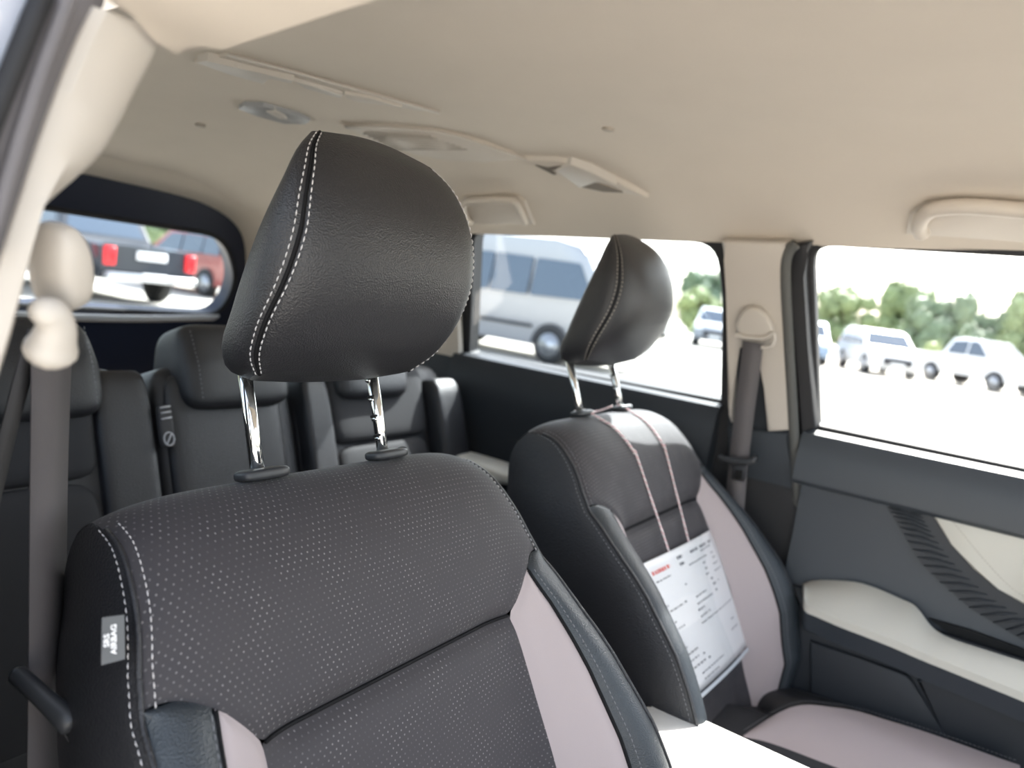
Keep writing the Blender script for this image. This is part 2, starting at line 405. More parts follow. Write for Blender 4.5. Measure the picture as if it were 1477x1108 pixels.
# beige arch where the headliner turns down round the hatch
arch = [(.665, .95), (.655, 1.10), (.628, 1.24), (.565, 1.345), (.43, 1.402), (.2, 1.423), (0, 1.428)]
arch = [(x, z) for x, z in arch] + [(-x, z) for x, z in arch[-2::-1]]
ap = smooth_path([(x, 0, z) for x, z in arch], 6)
bm = bmesh.new(); rings = []
for p in ap:
    c = Vector((0, 0, 1.15)); d = Vector((p.x*.75, 0, p.z-1.12)); d.normalize()
    yb = 2.045-.30*(p.z-1.08)
    a0 = Vector((p.x, 0, p.z))
    rings.append([Vector((a0.x+d.x*.03, 1.80, a0.z+d.z*.045)), Vector((a0.x+d.x*.016, 1.87, a0.z+d.z*.026)), Vector((a0.x, yb-.05, a0.z)), Vector((a0.x-d.x*.028, yb-.012, a0.z-d.z*.026)), Vector((a0.x-d.x*.030, yb+.01, a0.z-d.z*.03))])
loft_bm(rings, False, bm, closed=False); build('trim_3', bm, HEADL, kind='structure')
# cargo-area side trim and rear quarter trim on the passenger side
for sg in (1, -1):
    def qf(s, t, sg=sg):
        y = 1.19+.80*s; z = .50+.565*t; return Vector((sg*(.66+.02*t), y, z))
    b_ = grid_bm(qf, 6, 4); r = bmesh.ops.extrude_face_region(b_, geom=b_.faces[:])
    for v in [g for g in r['geom'] if isinstance(g, bmesh.types.BMVert)]: v.co.x += sg*.03
    build('trim_4' if sg > 0 else 'trim_5', b_, SLATED, kind='structure', smooth=False)
    o_ = rounded([(1.185, 1.05), (1.185, 1.39), (1.98, 1.385), (1.98, 1.05)], .01)
    hole = rounded([(1.30, 1.11), (1.30, 1.355), (1.71, 1.335), (1.79, 1.145)], .04)
    b_ = plate_bm(o_, [hole], lambda y, z, sg=sg: Vector((sg*(wallX(z)-.022), y, z)), .018, (sg, 0, 0))
    build('trim_6' if sg > 0 else 'trim_7', b_, CREAMD, kind='structure', smooth=False)
# ================================================================== FRONT SEATS
PATH = hermite([(-.66, -.66, .05), (-.52, -.52, .058), (-.4, -.4, .076), (-.28, -.28, .078), (-.2, -.2, .078), (-.14, -.14, .079), (-.09, -.09, .074), (-.06, -.06, .063), (-.03, -.028, .043), (0, -.006, .013),
                (.03, .0, -.018), (.06, -.012, -.049), (.09, -.038, -.070), (.12, -.07, -.08), (.3, -.25, -.083), (.70, -.65, -.08)])
CEN = lin([(-.66, .20), (-.55, .19), (-.38, .183), (-.24, .172), (-.2, .168)])
RIDGE = lin([(-.66, .250), (-.60, .285), (-.55, .297), (-.45, .294), (-.36, .283), (-.28, .272), (-.2, .263), (-.14, .256), (-.127, .254), (-.10, .249), (-.06, .239), (-.02, .230), (.02, .226), (.7, .226)])
INS = lin([(-.66, .215), (-.60, .237), (-.55, .245), (-.45, .240), (-.36, .233), (-.28, .226), (-.2, .218), (-.155, .208)])
BOL = lin([(-.66, .02), (-.60, .085), (-.55, .115), (-.45, .124), (-.36, .104), (-.28, .076), (-.24, .058), (-.2, .038), (-.14, .008), (-.10, 0)])
VB = [(0, -.2), (.160, -.2), (.168, -.199), (.182, -.184), (.202, -.161), (.225, -.141), (.240, -.131), (.254, -.127)]
vbot = lin(VB)
UIN = lin([(-.2, .168), (-.184, .182), (-.161, .202), (-.141, .225), (-.131, .240), (-.127, .254)])
def TAPER(tau): return .022*sstep(.01, -.12, tau)
class Frame:
    def __init__(s, O, th):
        th = math.radians(th); s.O = Vector(O); s.U = X3; s.V = Vector((0, math.sin(th), math.cos(th))); s.W = Vector((0, -math.cos(th), math.sin(th)))
    def p(s, u, v, w): return s.O + s.U*u + s.V*v + s.W*w
def seat_pt(fr, u, tau, dip=0):
    v, wv = PATH(tau); au = abs(u)
    fade = sstep(-.22, -.05, tau)*(1-sstep(.10, .16, tau))
    v -= fade*.020*(au/.24)**7
    if tau < .05:
        wv -= sstep(-.26, -.12, tau)*.010*(au/.24)**5*(1-sstep(0, .05, tau))
        c = CEN(min(tau, -.2)); c = UIN(tau) if tau > -.2 and tau < -.127 else c
        wv += BOL(tau)*sstep(.150, RIDGE(tau)-.006, au)
        wv -= .013*sstep(-.14, -.24, tau)*sstep(INS(tau)+.004, RIDGE(tau), au)
        wv -= .013*math.exp(-((tau+.2)/.013)**2)*(1-sstep(.13, .19, au))     # cross seam crease
    return fr.p(u, v, wv-dip)
def seat_n(fr, u, tau):
    h = .003; a_ = seat_pt(fr, u+h, tau)-seat_pt(fr, u-h, tau); b_ = seat_pt(fr, u, tau+h)-seat_pt(fr, u, tau-h)
    return a_.cross(b_).normalized()
def edge_dip(d, amt=.0035, wid=.006): return amt*math.exp(-(d/wid)**2)
def front_seat(O, th, label, desc, is_driver):
    fr = Frame((O[0]-.002, O[1], O[2]), th); base = fr.p(0, -.66, -.02); base.z = .33
    T = thing('front_seat', label, 'car seat', base, 'front seats')
    bk = bmesh.new()
    # back shell carries the rest
    bm = grid_bm(lambda s, t: seat_pt(fr, (2*s-1)*(RIDGE(.04-(.05+.60*t))-TAPER(.04-(.05+.60*t))), .05+.60*t), 24, 24, bk)
    BK = build('backrest', bm, LEATHER, parent=T, label='black back shell')
    # upper fabric
    def f1(s, t):
        s1 = 2*s-1; tb = vbot(abs(s1)*.254); tau = .055 + (tb-.055)*t; u = s1*(RIDGE(tau) if tau > -.127 else .254)
        d = min((1-abs(s1))*.25, (tau-tb)); return seat_pt(fr, u, tau, edge_dip(d)), (u, tau)
    build('shoulder_panel', grid_bm(f1, 56, 60), FABRIC, parent=BK, label='dark grey dotted fabric')
    def f2(s, t):
        tau = -.2-.45*t; c = CEN(tau); u = (2*s-1)*c; d = min((1-abs(2*s-1))*c, (-.2-tau))
        return seat_pt(fr, u, tau, edge_dip(d)), (u, tau)
    build('centre_panel', grid_bm(f2, 40, 50), FABRIC, parent=BK, label='dark grey dotted fabric')
    for sg in (-1, 1):
        def f3(s, t):
            tau = -.155-.495*t; a_ = UIN(tau) if tau > -.2 else CEN(tau); b_ = INS(tau); u = a_+(b_-a_)*s
            return seat_pt(fr, sg*u, tau, edge_dip(min(s, 1-s)*(b_-a_))), (u, tau)
        build('side_insert', grid_bm(f3, 12, 60), INSERT, parent=BK, label='pale pinkish grey insert')
        def f4(s, t):
            tau = -.1275-.52*t; a_ = UIN(tau) if tau > -.155 else INS(tau); b_ = RIDGE(tau); u = a_+(b_-a_)*s
            return seat_pt(fr, sg*u, tau, edge_dip(min(s, 1-s)*(b_-a_), .003, .004)-.004*math.sin(math.pi*s)), (u, tau)
        build('bolster_strip', grid_bm(f4, 10, 60), LEATHER2, parent=BK)
        def f5(s, t):
            tau = .02-.66*t; F_ = seat_pt(fr, sg*RIDGE(tau), tau); B_ = seat_pt(fr, sg*(RIDGE(tau)-TAPER(tau)), .04-tau)
            e_ = .014*sstep(.02, -.12, tau) if tau < .02 else 0
            q = F_.lerp(B_, s) + X3*sg*e_*math.sin(math.pi*s)**.75
            d = s*(F_-B_).length
            return q - fr.W*edge_dip(d, .003, .005), (s*.15, tau)
        SP = build('side_panel', grid_bm(f5, 16, 70), LEATHER, parent=BK)
        # seam B: folded piping and a row of stitching on either side
        taus = [.0-.62*k/90 for k in range(91)]
        pip = [seat_pt(fr, sg*RIDGE(t_), t_)+seat_n(fr, sg*RIDGE(t_), t_)*-.0005 for t_ in taus]
        build('piping', tube_bm(pip, .0024, 6), LEATHER, parent=BK)
        p1 = [seat_pt(fr, sg*(RIDGE(t_)-.009), t_, -.0006) for t_ in taus]; n1 = [seat_n(fr, sg*(RIDGE(t_)-.009), t_) for t_ in taus]
        b_ = stitches(p1, n1)
        p2 = []; n2 = []
        for t_ in taus:
            F_ = seat_pt(fr, sg*RIDGE(t_), t_); B_ = seat_pt(fr, sg*(RIDGE(t_)-TAPER(t_)), .04-t_); L_ = (F_-B_).length; s = min(.5, .008/max(L_, .01))
            e_ = .014*sstep(.02, -.12, t_); nn = (X3*sg*.75+seat_n(fr, sg*RIDGE(t_), t_)*.65).normalized()
            p2.append(F_.lerp(B_, s)+X3*sg*(e_*math.sin(math.pi*s)**.75+.0008)); n2.append(nn)
        stitches(p2, n2, bm=b_)
        build('stitching', b_, THREAD if is_driver else THREADG, parent=BK, kind='stuff', smooth=False)
        ta = [-.157-.49*k/70 for k in range(71)]
        b_ = stitches([seat_pt(fr, sg*(INS(t_)+.006), t_, -.0012) for t_ in ta], [seat_n(fr, sg*(INS(t_)+.006), t_) for t_ in ta])
        build('stitching', b_, THREADG, parent=BK, kind='stuff', smooth=False)
        b_ = tube_bm([seat_pt(fr, sg*INS(t_), t_, .0026) for t_ in ta], .0022, 6); build('seam', b_, SEAMM, parent=BK)
    # cushion
    cy = base.y; cz = .33
    def cf(sg, a_, b_, y0, y1): pass
    ux = O[0]
    bm = rbox_bm((ux, base.y-.245, .455), (X3, Y3, Z3), (.255, .285, .085), 5, 12)
    CU_ = build('seat_cushion', bm, LEATHER, parent=T)
    bm = rbox_bm((ux, base.y-.25, .50), (X3, Y3, Z3), (.165, .27, .062), 5, 10)
    build('cushion_fabric', bm, FABRIC if False else PLAIN, parent=CU_, label='dark grey fabric')
    for sg in (-1, 1):
        # raised outer bolster of the cushion with its pale inlay on the inner slope
        bmb = rbox_bm((ux+sg*.235, base.y-.27, .500), (X3, Y3, Z3), (.052, .235, .078), 3.0, 12)
        build('cushion_bolster', bmb, LEATHER, parent=CU_)
        outer = hermite([(0, .03, .555), (.12, .130, .585), (.3, .185, .597), (.55, .212, .600), (1, .232, .600)])
        inner = hermite([(0, .015, .548), (.3, .030, .553), (.6, .055, .556), (1, .10, .556)])
        def fi(s, t):
            a_ = inner(t); b_ = outer(t); y = base.y-.085-.40*t - .015*(1-s)
            x_ = a_[0]+(b_[0]-a_[0])*s; z_ = a_[1]+(b_[1]-a_[1])*s + .010*math.sin(math.pi*s)
            return Vector((ux+sg*x_, y, z_))
        b_ = grid_bm(fi, 12, 30); r_ = bmesh.ops.extrude_face_region(b_, geom=b_.faces[:])
        for v in [g for g in r_['geom'] if isinstance(g, bmesh.types.BMVert)]: v.co.z -= .05
        autosmooth(build('cushion_insert', b_, INSERT, parent=CU_, label='pale pinkish grey insert'), 40)
        oc = [fi(1, k/40)+Vector((sg*.006, .003, .003)) for k in range(41)]
        build('stitching', stitches(oc, Z3), THREADG, parent=CU_, kind='stuff', smooth=False)
    # frame under the cushion
    bm = box_bm((ux-.22, base.y-.45, .33), (ux+.22, base.y+.02, .40), bevel=.015)
    build('seat_base', bm, BLACKP, parent=T)
    build('seam', tube_bm([seat_pt(fr, u_, -.2, .0012) for u_ in np.linspace(-.165, .165, 40)], .0018, 6), SEAMM, parent=BK)
    frb = fr; fr = Frame(O, th)
    # ---------------- head restraint
    s2 = .0838
    def tabs(): return None
    front = hermite([(0, .060), (.05, .088), (.15, .120), (.32, .150), (.5, .163), (.65, .166), (.8, .163), (.93, .153), (1, .143)])
    back = hermite([(0, .005), (.05, -.014), (.15, -.020), (.32, .006), (.5, .038), (.65, .066), (.8, .094), (.93, .117), (1, .130)])
    hwid = hermite([(0, .118), (.05, .134), (.15, .146), (.32, .150), (.5, .149), (.65, .144), (.8, .132), (.93, .114), (1, .095)])
    V0, VH = .0905, .190
    ex = 3.0
    def hr(h, phi, grow=0):
        """phi 0 = straight ahead, +pi/2 = passenger side, pi = behind"""
        hw = hwid(h)[0]+grow; wf = front(h)[0]+grow; wb = back(h)[0]-grow; mid = wb+(wf-wb)*.34
        cs, sn = math.cos(phi), math.sin(phi)
        u = math.copysign(abs(sn)**(2/ex), sn)*hw
        if cs >= 0: wv = mid+(wf-mid)*abs(cs)**(2/ex)
        else: wv = mid-(mid-wb)*abs(cs)**(2/ex)
        u *= 1-.30*(wf-wv)/max(1e-4, wf-wb)
        return fr.p(u, V0+VH*h + .011*(1-(u/.11)**2)*sstep(.6, 1, h), wv)
    PS = math.radians(52)
    def PSF(h): return math.radians(49+15*(1-sstep(0, .60, h)))
    hh = [0, .012, .03, .055, .09, .13]+[.17+.05*k for k in range(14)]+[.87, .91, .945, .975, .992, 1]
    NH = len(hh)-1
    def hgrid(p0, p1, n, dipf=True):
        def f(s, t):
            k = t*NH; i = int(round(k)); h = hh[i]; phi = p0+(p1-p0)*s; ext = PSF(h)-PS; phi += ext*(2*s-1 if p1-p0 < math.pi else 1-2*s)
            q = hr(h, phi); 
            d = min(s, 1-s)*abs(p1-p0)*.11
            c = fr.p(0, V0+VH*h, (front(h)[0]+back(h)[0])/2)
            return q + (c-q).normalized()*edge_dip(d, .0030, .006), (s, t)
        return grid_bm(f, n, NH)
    HR = build('headrest', hgrid(-PS, PS, 30), LEATHER, parent=T, label='black leather headrest')
    bmS = hgrid(PS, 2*math.pi-PS, 56); build('side_panel', bmS, LEATHER, parent=HR)
    for h in (0, 1):
        cap = bmesh.new()
        ring = [hr(h, 2*math.pi*k/86-PSF(h)) for k in range(86)]; c = sum(ring, Vector())/86 + fr.V*(.006 if h else -.004)
        cv = cap.verts.new(c); rv = [cap.verts.new(q) for q in ring]; mv = [cap.verts.new(c.lerp(q, .6)+fr.V*(.003 if h else -.002)) for q in ring]
        for k in range(86):
            j = (k+1) % 86; cap.faces.new((rv[k], rv[j], mv[j], mv[k])); cap.faces.new((mv[k], mv[j], cv))
        build('headrest_top' if h else 'headrest_underside', cap, LEATHER, parent=HR)
    for sg in (-1, 1):
        hs = [k/70 for k in range(71)]
        sb = bmesh.new()
        for dphi in (-.075, .075):
            pts = [hr(h, sg*(PSF(h)+dphi), .0004) for h in hs]; nn = []
            for h in hs:
                a_ = hr(h, sg*(PSF(h)+dphi)+.02)-hr(h, sg*(PSF(h)+dphi)-.02); b2 = hr(min(1, h+.01), sg*(PSF(h)+dphi))-hr(max(0, h-.01), sg*(PSF(h)+dphi))
                q = a_.cross(b2).normalized(); nn.append(q if (pts[0]-fr.p(0, .2, .05)).dot(q) > 0 else -q)
            stitches(pts, nn, .0046, .0024, .00068, bm=sb)
        build('stitching', sb, THREAD if is_driver else mat('beige_thread_light', (.42, .38, .33), .7), parent=HR, kind='stuff', smooth=False)
        build('seam', tube_bm([hr(h, sg*PSF(h), -.0022) for h in hs], .0018, 6), SEAMM, parent=HR)
        # chrome post, bezel
        pa, pb = fr.p(sg*s2, -.02, 0), fr.p(sg*s2, .115, .004)
        PO = build('post', tube_bm([pa, pa.lerp(pb, .5), pb], .0066, 20), CHROME, parent=HR, label='chrome headrest post')
        if sg > 0:
            for k, q in enumerate((.030, .052, .074, .096)):
                c = fr.p(sg*s2-.0056, q-.004, .0015)
                nb = rbox_bm(c, (X3, fr.V, fr.W), (.0022, .0016, .0052), 4, 2); build('notch', nb, DARKG, parent=PO)
                nb = rbox_bm(c-fr.V*.0035+X3*-.0002, (X3, fr.V, fr.W), (.0020, .0022, .004), 3, 2); build('notch_ramp', nb, CHROME, parent=PO)
        tilt = (fr.V*.97+fr.W*.1).normalized(); sd_ = tilt.cross(X3).normalized()
        bz = rbox_bm(fr.p(sg*s2+.004, .004, .002), (X3, sd_, tilt), (.0265, .0140, .0058), 3.6, 8)
        BZ = build('post_bezel', bz, BLACKP, parent=BK, label='black plastic post guide')
        if sg > 0:
            build('release_button', rbox_bm(fr.p(sg*s2+.030, .0045, .002), (X3, sd_, tilt), (.0035, .008, .0055), 3, 4), BLACKP, parent=BK)
    return T, frb, BK
DRV, FD, DBK = front_seat((-.355, .5495, 1.055), 21.6, 'dotted charcoal front seat with white stitched raised headrest and airbag tag', '', True)
PAS, FP, PBK = front_seat((.355, .592, 1.058), 24.5, 'dark front seat with an information sheet hung on its backrest', '', False)
# airbag tag sewn into the outer seam of the driver's backrest
def side_at(fr, px, py, Xo): return atX(px, py, Xo)
tq = [atX(*p, -.630) for p in ((147, 891), (178, 887), (180, 951), (146, 960))]
tq[1].x += .006; tq[2].x += .006
tq = [atP(px, py, FD.p(-.268, -.11, .062), (FD.W*.75-X3*.66).normalized()) for px, py in ((147, 891), (179, 887), (180, 951), (146, 960))]
TAG = build('airbag_tag', prism_bm(tq, (FD.W*.75-X3*.66).normalized()*-.0012), TAGM, parent=DBK, smooth=False, label='grey airbag tag')
cx = (tq[0]+tq[3])/2; ex_ = ((tq[1]+tq[2])/2-cx); ey_ = ((tq[0]+tq[1])/2-(tq[2]+tq[3])/2); tn = (FD.W*.75-X3*.66).normalized()
wid_, hei_ = ex_.length, ey_.length; ex_.normalize(); ey_.normalize()
def tagtext(s, along, size):
    c = cx + ex_*along*wid_ + ey_*.0 + tn*.0006
    return text_bm(s, size, lambda x, y: c + ey_*x*1.0 - ex_*y*1.0*-1*-1)
b_ = text_bm('SRS', .0056, lambda x, y: cx + ex_*wid_*.24 + tn*.0006 + ey_*(x-.0) - ex_*y*.85)
b_ = merge(b_, text_bm('AIRBAG', .0056, lambda x, y: cx + ex_*wid_*.55 + tn*.0006 + ey_*x - ex_*y*.85))
build('lettering', b_, WHITE, parent=DBK, smooth=False, label='white letters SRS AIRBAG', recalc=False)
# ------------------------------------------------------------------ information sheet on the passenger seat
PN = FP.W.copy(); 
c_tl, c_tr, c_br, c_bl = [atP(px, py, FP.p(0, -.3, .085), PN) for px, py in ((916, 818), (1023, 765), (1086, 928), (1005, 1012))]
SH = thing('information_sheet', 'printed white sheet in a clear sleeve hung by pink cords on the seat back', 'sheet', (c_bl+c_br)/2)
def sheetP(a_, b_, lift=0):
    q = c_tl.lerp(c_tr, a_).lerp(c_bl.lerp(c_br, a_), b_)
    return q + PN*(lift + .006*math.sin(math.pi*a_)*1.0 + .004*math.sin(2.2*b_+.4))
bm = grid_bm(lambda s, t: sheetP(s, t*.955), 14, 18); r = bmesh.ops.extrude_face_region(bm, geom=bm.faces[:])
for v in [g for g in r['geom'] if isinstance(g, bmesh.types.BMVert)]: v.co -= PN*.0006
build('sheet', bm, PAPER, parent=SH)
bm = grid_bm(lambda s, t: sheetP(-.012+1.024*s, -.008+1.016*t, .0016), 14, 18)
build('plastic_sleeve', bm, SLEEVE, parent=SH, label='clear plastic sleeve')
bm = grid_bm(lambda s, t: sheetP(.02+.96*s, .965+.03*t, .0022), 10, 2); build('sleeve_edge', bm, mat('sleeve_edge', (.6, .64, .68), .2, .5), parent=SH)
def marks(rows, name, m):
    bm = bmesh.new()
    for a0, a1, b0, hgt, jit in rows:
        x = a0
        while x < a1:
            L_ = min(a1-x, random.uniform(.012, .034))
            y0 = b0+random.uniform(-jit, jit)
            bm.faces.new([bm.verts.new(sheetP(*q, .0010)) for q in ((x, y0), (x+L_, y0), (x+L_, y0+hgt), (x, y0+hgt))]); x += L_+random.uniform(.006, .014)
    build(name, bm, m, parent=SH, smooth=False, kind='stuff')
marks([(.10, .30, .075, .026, .001)], 'red_heading', REDINK)
rows = [(.40, .47, .055, .022, .001), (.40, .46, .105, .020, .001), (.58, .70, .06, .020, .001), (.73, .84, .06, .02, .001), (.88, .93, .06, .02, .001), (.72, .90, .095, .010, .001),
        (.10, .26, .145, .010, .001), (.50, .78, .145, .010, .001), (.85, .90, .15, .01, .001), (.68, .72, .185, .01, .001), (.85, .90, .19, .01, .001), (.68, .72, .23, .012, .001), (.82, .91, .235, .01, .001),
        (.06, .10, .26, .014, .001), (.36, .38, .25, .01, .001), (.66, .71, .27, .012, .001), (.80, .92, .285, .010, .001), (.06, .11, .315, .014, .001), (.70, .74, .315, .018, .001), (.06, .26, .36, .010, .001), (.28, .30, .355, .014, .001),
        (.42, .58, .37, .010, .001), (.70, .75, .36, .018, .001), (.79, .81, .36, .01, .001), (.40, .64, .42, .010, .001), (.70, .73, .41, .016, .001), (.06, .12, .44, .01, .001), (.38, .48, .46, .012, .001), (.05, .18, .49, .01, .001),
        (.38, .48, .51, .012, .001), (.50, .52, .51, .01, .001), (.36, .88, .555, .009, .001), (.05, .12, .63, .010, .001), (.05, .22, .68, .012, .001), (.75, .80, .68, .01, .001), (.05, .19, .73, .012, .001), (.24, .26, .74, .014, .001), (.70, .82, .75, .010, .001),
        (.05, .24, .785, .012, .001), (.28, .31, .79, .014, .001), (.05, .09, .84, .01, .001), (.15, .46, .855, .009, .001), (.15, .36, .90, .009, .001)]
marks(rows, 'printed_rows', INK)
def cord(pts, name):
    P = smooth_path(pts, 10); FRM = frames(P); s = 0
    for ph, m, nm in ((0, PINK, 'pink_strand'), (math.pi, WHITEC, 'white_strand')):
        q = []; s = 0; prev = P[0]
        dense = []
        for i in range(len(P)-1):
            for k in range(4): dense.append((P[i].lerp(P[i+1], k/4), FRM[i][2], FRM[i][3]))
        prev = dense[0][0]
        for p, a_, b2 in dense:
            s += (p-prev).length; prev = p; an = s/.008*2*math.pi/1.4+ph
            q.append(p+(a_*math.cos(an)+b2*math.sin(an))*.0011)
        build(nm, tube_bm(q, .0012, 5), m, parent=SH)
def on_seat(fr, u, tau, lift=.0022): return seat_pt(fr, u, tau, -lift-.009*math.exp(-((tau+.2)/.018)**2))
su1 = c_tl.lerp(c_tr, .375)+PN*.004; su2 = c_tl.lerp(c_tr, .645)+PN*.004
def loc(p): d = p-FP.O; return d.dot(X3), d.dot(FP.V)
u1, v1 = loc(su1); u2, v2 = loc(su2)
cord([FP.p(-.078, .006, -.012), FP.p(-.070, .009, .004)]+[on_seat(FP, -.066+(u1+.066)*k/26, -.008+(v1+.008)*k/26, .0030) for k in range(1, 10)]+[su1-FP.V*.004], 'a')
cord([FP.p(.079, .006, -.012), FP.p(.079, .009, .004)]+[on_seat(FP, .078+(u2-.078)*k/26, -.008+(v2+.008)*k/26, .0030) for k in range(1, 10)]+[su2-FP.V*.004], 'b')
cord([FP.p(-.074, .012, -.012), FP.p(-.02, .007, -.020), FP.p(.03, .007, -.020), FP.p(.079, .012, -.012)], 'c')
# ================================================================== CENTRE CONSOLE BOX between the seats
CB = thing('console_box', 'white topped centre console armrest in direct sun between the front seats', 'armrest', (-.005, .12, .33))
build('console_body', box_bm((-.045, -.30, .33), (.05, .34, .665), bevel=.02, seg=3), BLACKP, parent=CB)
lidP = rounded([(-.052, -.20), (.070, -.20), (.082, .285), (.055, .325), (-.04, .325), (-.052, .28)], [.03, .03, .03, .02, .02, .03], 4)
b_ = prism_bm([(x, y, .725) for x, y in lidP], (0, 0, -.055), bevel=.012, seg=3)
LIDM = mat('pale_cloth_lid', (.74, .74, .72), .85, .2, bump=('noise', 450, .4, .0012))
autosmooth(build('console_lid', b_, LIDM, parent=CB, label='off-white fabric lid'), 40)
build('rear_end', rbox_bm((.005, .36, .672), (X3, Y3, Z3), (.05, .035, .028), 4, 6), BLACKP, parent=CB)
build('lid_catch', rbox_bm((.045, .372, .700), (X3, Y3, Z3), (.018, .020, .012), 3, 5), LENS, parent=CB)
# ================================================================== REAR BENCH
RB = Frame((-.045, 1.235, 1.02), 20)
def row2_seat(u0, u1, panels, label, vt=-.0):
    T = thing('rear_seat', label, 'car seat', RB.p((u0+u1)/2, -.62, -.02), 'rear seats in the second row')
    c = (u0+u1)/2; hw = (u1-u0)/2
    bm = rbox_bm(RB.p(c, -.315, -.02), (X3, RB.V, RB.W), (hw, .330, .080), 9, 12); BK = build('backrest', bm, LEATHER, parent=T)
    for a_, b2, v0, v1, m, bul in panels:
        cc = RB.p((a_+b2)/2, (v0+v1)/2, .025); build('back_panel', rbox_bm(cc, (X3, RB.V, RB.W), ((b2-a_)/2, (v1-v0)/2, bul), 9, 10), m, parent=BK)
    build('seat_cushion', rbox_bm(RB.p(c, -.60, .23), (X3, RB.W, RB.V), (hw, .20, .085), 5, 10), PLAIN, parent=T)
    return T, BK
def row2_headrest(T, c, label=None, vb=-.055, hw=.113):
    def warp(p):
        return Vector((p.x*(1-.10*max(0, p.y)), p.y, p.z*(1-.3*max(0, p.y))))
    H = build('headrest', rbox_bm(RB.p(c, vb+.062, .035), (X3, RB.V, RB.W), (hw, .080, .062), 6, 12, warp=warp), LEATHER, parent=T)
    for sg in (-1, 1):
        pts = [RB.p(c+sg*hw*.80, vb+v_, .0995-.014*max(0, (v_-.06)/.07)) for v_ in np.linspace(0, .125, 20)]
        build('stitching', stitches(pts, RB.W, .005, .003, .0009, lift=.001), THREADG, parent=H, kind='stuff', smooth=False)
S1, B1 = row2_seat(-.62, -.135, [(-.545, -.235, -.165, .005, PLAIN, .05), (-.545, -.235, -.62, -.166, PLAIN, .050), (-.234, -.140, -.63, .005, LEATHER, .050), (-.615, -.548, -.63, -.03, LEATHER, .075)], 'black rear seat behind the hanging driver belt')
S2, B2 = row2_seat(-.130, .165, [(-.115, .125, -.62, .0, LEATHER, .046)], 'narrow black middle rear seat between the two outer rear seats')
S3, B3 = row2_seat(.170, .665, [(.175, .245, -.63, -.01, LEATHER, .056), (.247, .555, -.165, .005, PLAIN, .05), (.247, .555, -.62, -.166, PLAIN, .05), (.557, .66, -.63, -.03, LEATHER, .085)], 'black rear seat beside the passenger side rear door')
row2_headrest(S1, -.335); row2_headrest(S2, .025); row2_headrest(S3, .375)
# folded strap with a warning print between the seats
lp = RB.p(-.125, -.095, .075)
LT = thing('strap_tag', 'small black strap tag with a no-entry print in the gap between rear seats', 'strap', lp)
build('strap', rbox_bm(lp, (X3, RB.V, RB.W), (.012, .036, .006), 6, 4), WEBD, parent=LT)
b_ = bmesh.new(); ring = [lp+RB.W*.0068+X3*.009*math.cos(2*math.pi*k/20)+RB.V*(-.022+.011*math.sin(2*math.pi*k/20)) for k in range(21)]
tube_bm(ring, .0014, 5, b_); tube_bm([ring[3], ring[13]], .0014, 5, b_)
build('no_entry_print', b_, mat('grey_print', (.5, .5, .52), .6), parent=LT)
b_ = bmesh.new()
for v_ in (.012, .022, .031): tube_bm([lp+RB.W*.0066+X3*-.009+RB.V*v_, lp+RB.W*.0066+X3*.009+RB.V*(v_+.002)], .0016, 5, b_)
build('printed_lines', b_, MATS['grey_print'], parent=LT)
# ================================================================== DRIVER-SIDE B-PILLAR, SEAL, BODY EDGE
dn = Vector((.05, .02, 0)).cross(Vector((.285, 0, 1))).normalized()
if dn.dot(CAMP-Vector((-.66, .41, 1.37))) < 0: dn = -dn
PP = Vector((-.655, .41, 1.37))
def pil(px, py, off=0): return atP(px, py, PP+dn*off, dn)
L_ = [(147, 12), (122, 62), (95, 130), (68, 205), (42, 285), (18, 360), (0, 425), (-40, 565), (-80, 720)]
R_ = [(252, 58), (240, 92), (214, 143), (190, 192), (168, 230), (138, 261), (108, 288), (84, 312), (78, 332), (68, 373), (53, 430), (43, 470), (27, 524), (7, 584), (-25, 690), (-50, 790)]
def resample(pts, n):
    P = smooth_path([Vector((*p, 0)) for p in pts], 8); acc = [0]
    for a_, b_ in zip(P, P[1:]): acc.append(acc[-1]+(b_-a_).length)
    out = []
    for k in range(n):
        d = acc[-1]*k/(n-1); i = max(0, min(len(P)-2, int(np.searchsorted(acc, d))-1)); f = (d-acc[i])/(acc[i+1]-acc[i]); q = P[i].lerp(P[i+1], f); out.append((q.x, q.y))
    return out
LL, RR = resample(L_, 60), resample(R_, 60); rings = []
for (a_, b_), (c, d) in zip(LL, RR):
    p0, p1 = pil(a_, b_), pil(c, d); t = (p1-p0).normalized(); wd_ = (p1-p0).length
    prof_ = [(0, -.03), (0, -.004), (.004, 0), (wd_*.35, .003), (wd_-.016, .001), (wd_-.009, -.002), (wd_-.003, -.008), (wd_, -.016), (wd_+.002, -.03), (wd_, -.06)]
    rings.append([p0+t*x+dn*y for x, y in prof_])
bm = loft_bm(rings, True)
PIL = build('trim_1', bm, CREAM, kind='structure', label='cream door pillar cover'); autosmooth(PIL, 32)
# lower dark pillar cover
bm = prism_bm([pil(*p, -.004) for p in [(-45, 580), (-20, 640), (-20, 900), (-20, 1400), (-200, 1400), (-200, 700)]], -dn*.05)
build('trim_2', bm, SLATED, kind='structure', smooth=False)
seal_o = [(64, -10), (46, 30), (24, 85), (0, 145), (-40, 250), (-90, 400)]
seal_i = [(160, -12), (150, 6)]+L_[1:7]+[(-60, 560)]
bm = prism_bm([pil(*p, -.006) for p in seal_o]+[pil(*p, -.006) for p in seal_i[::-1]], -dn*.02, bevel=.004)
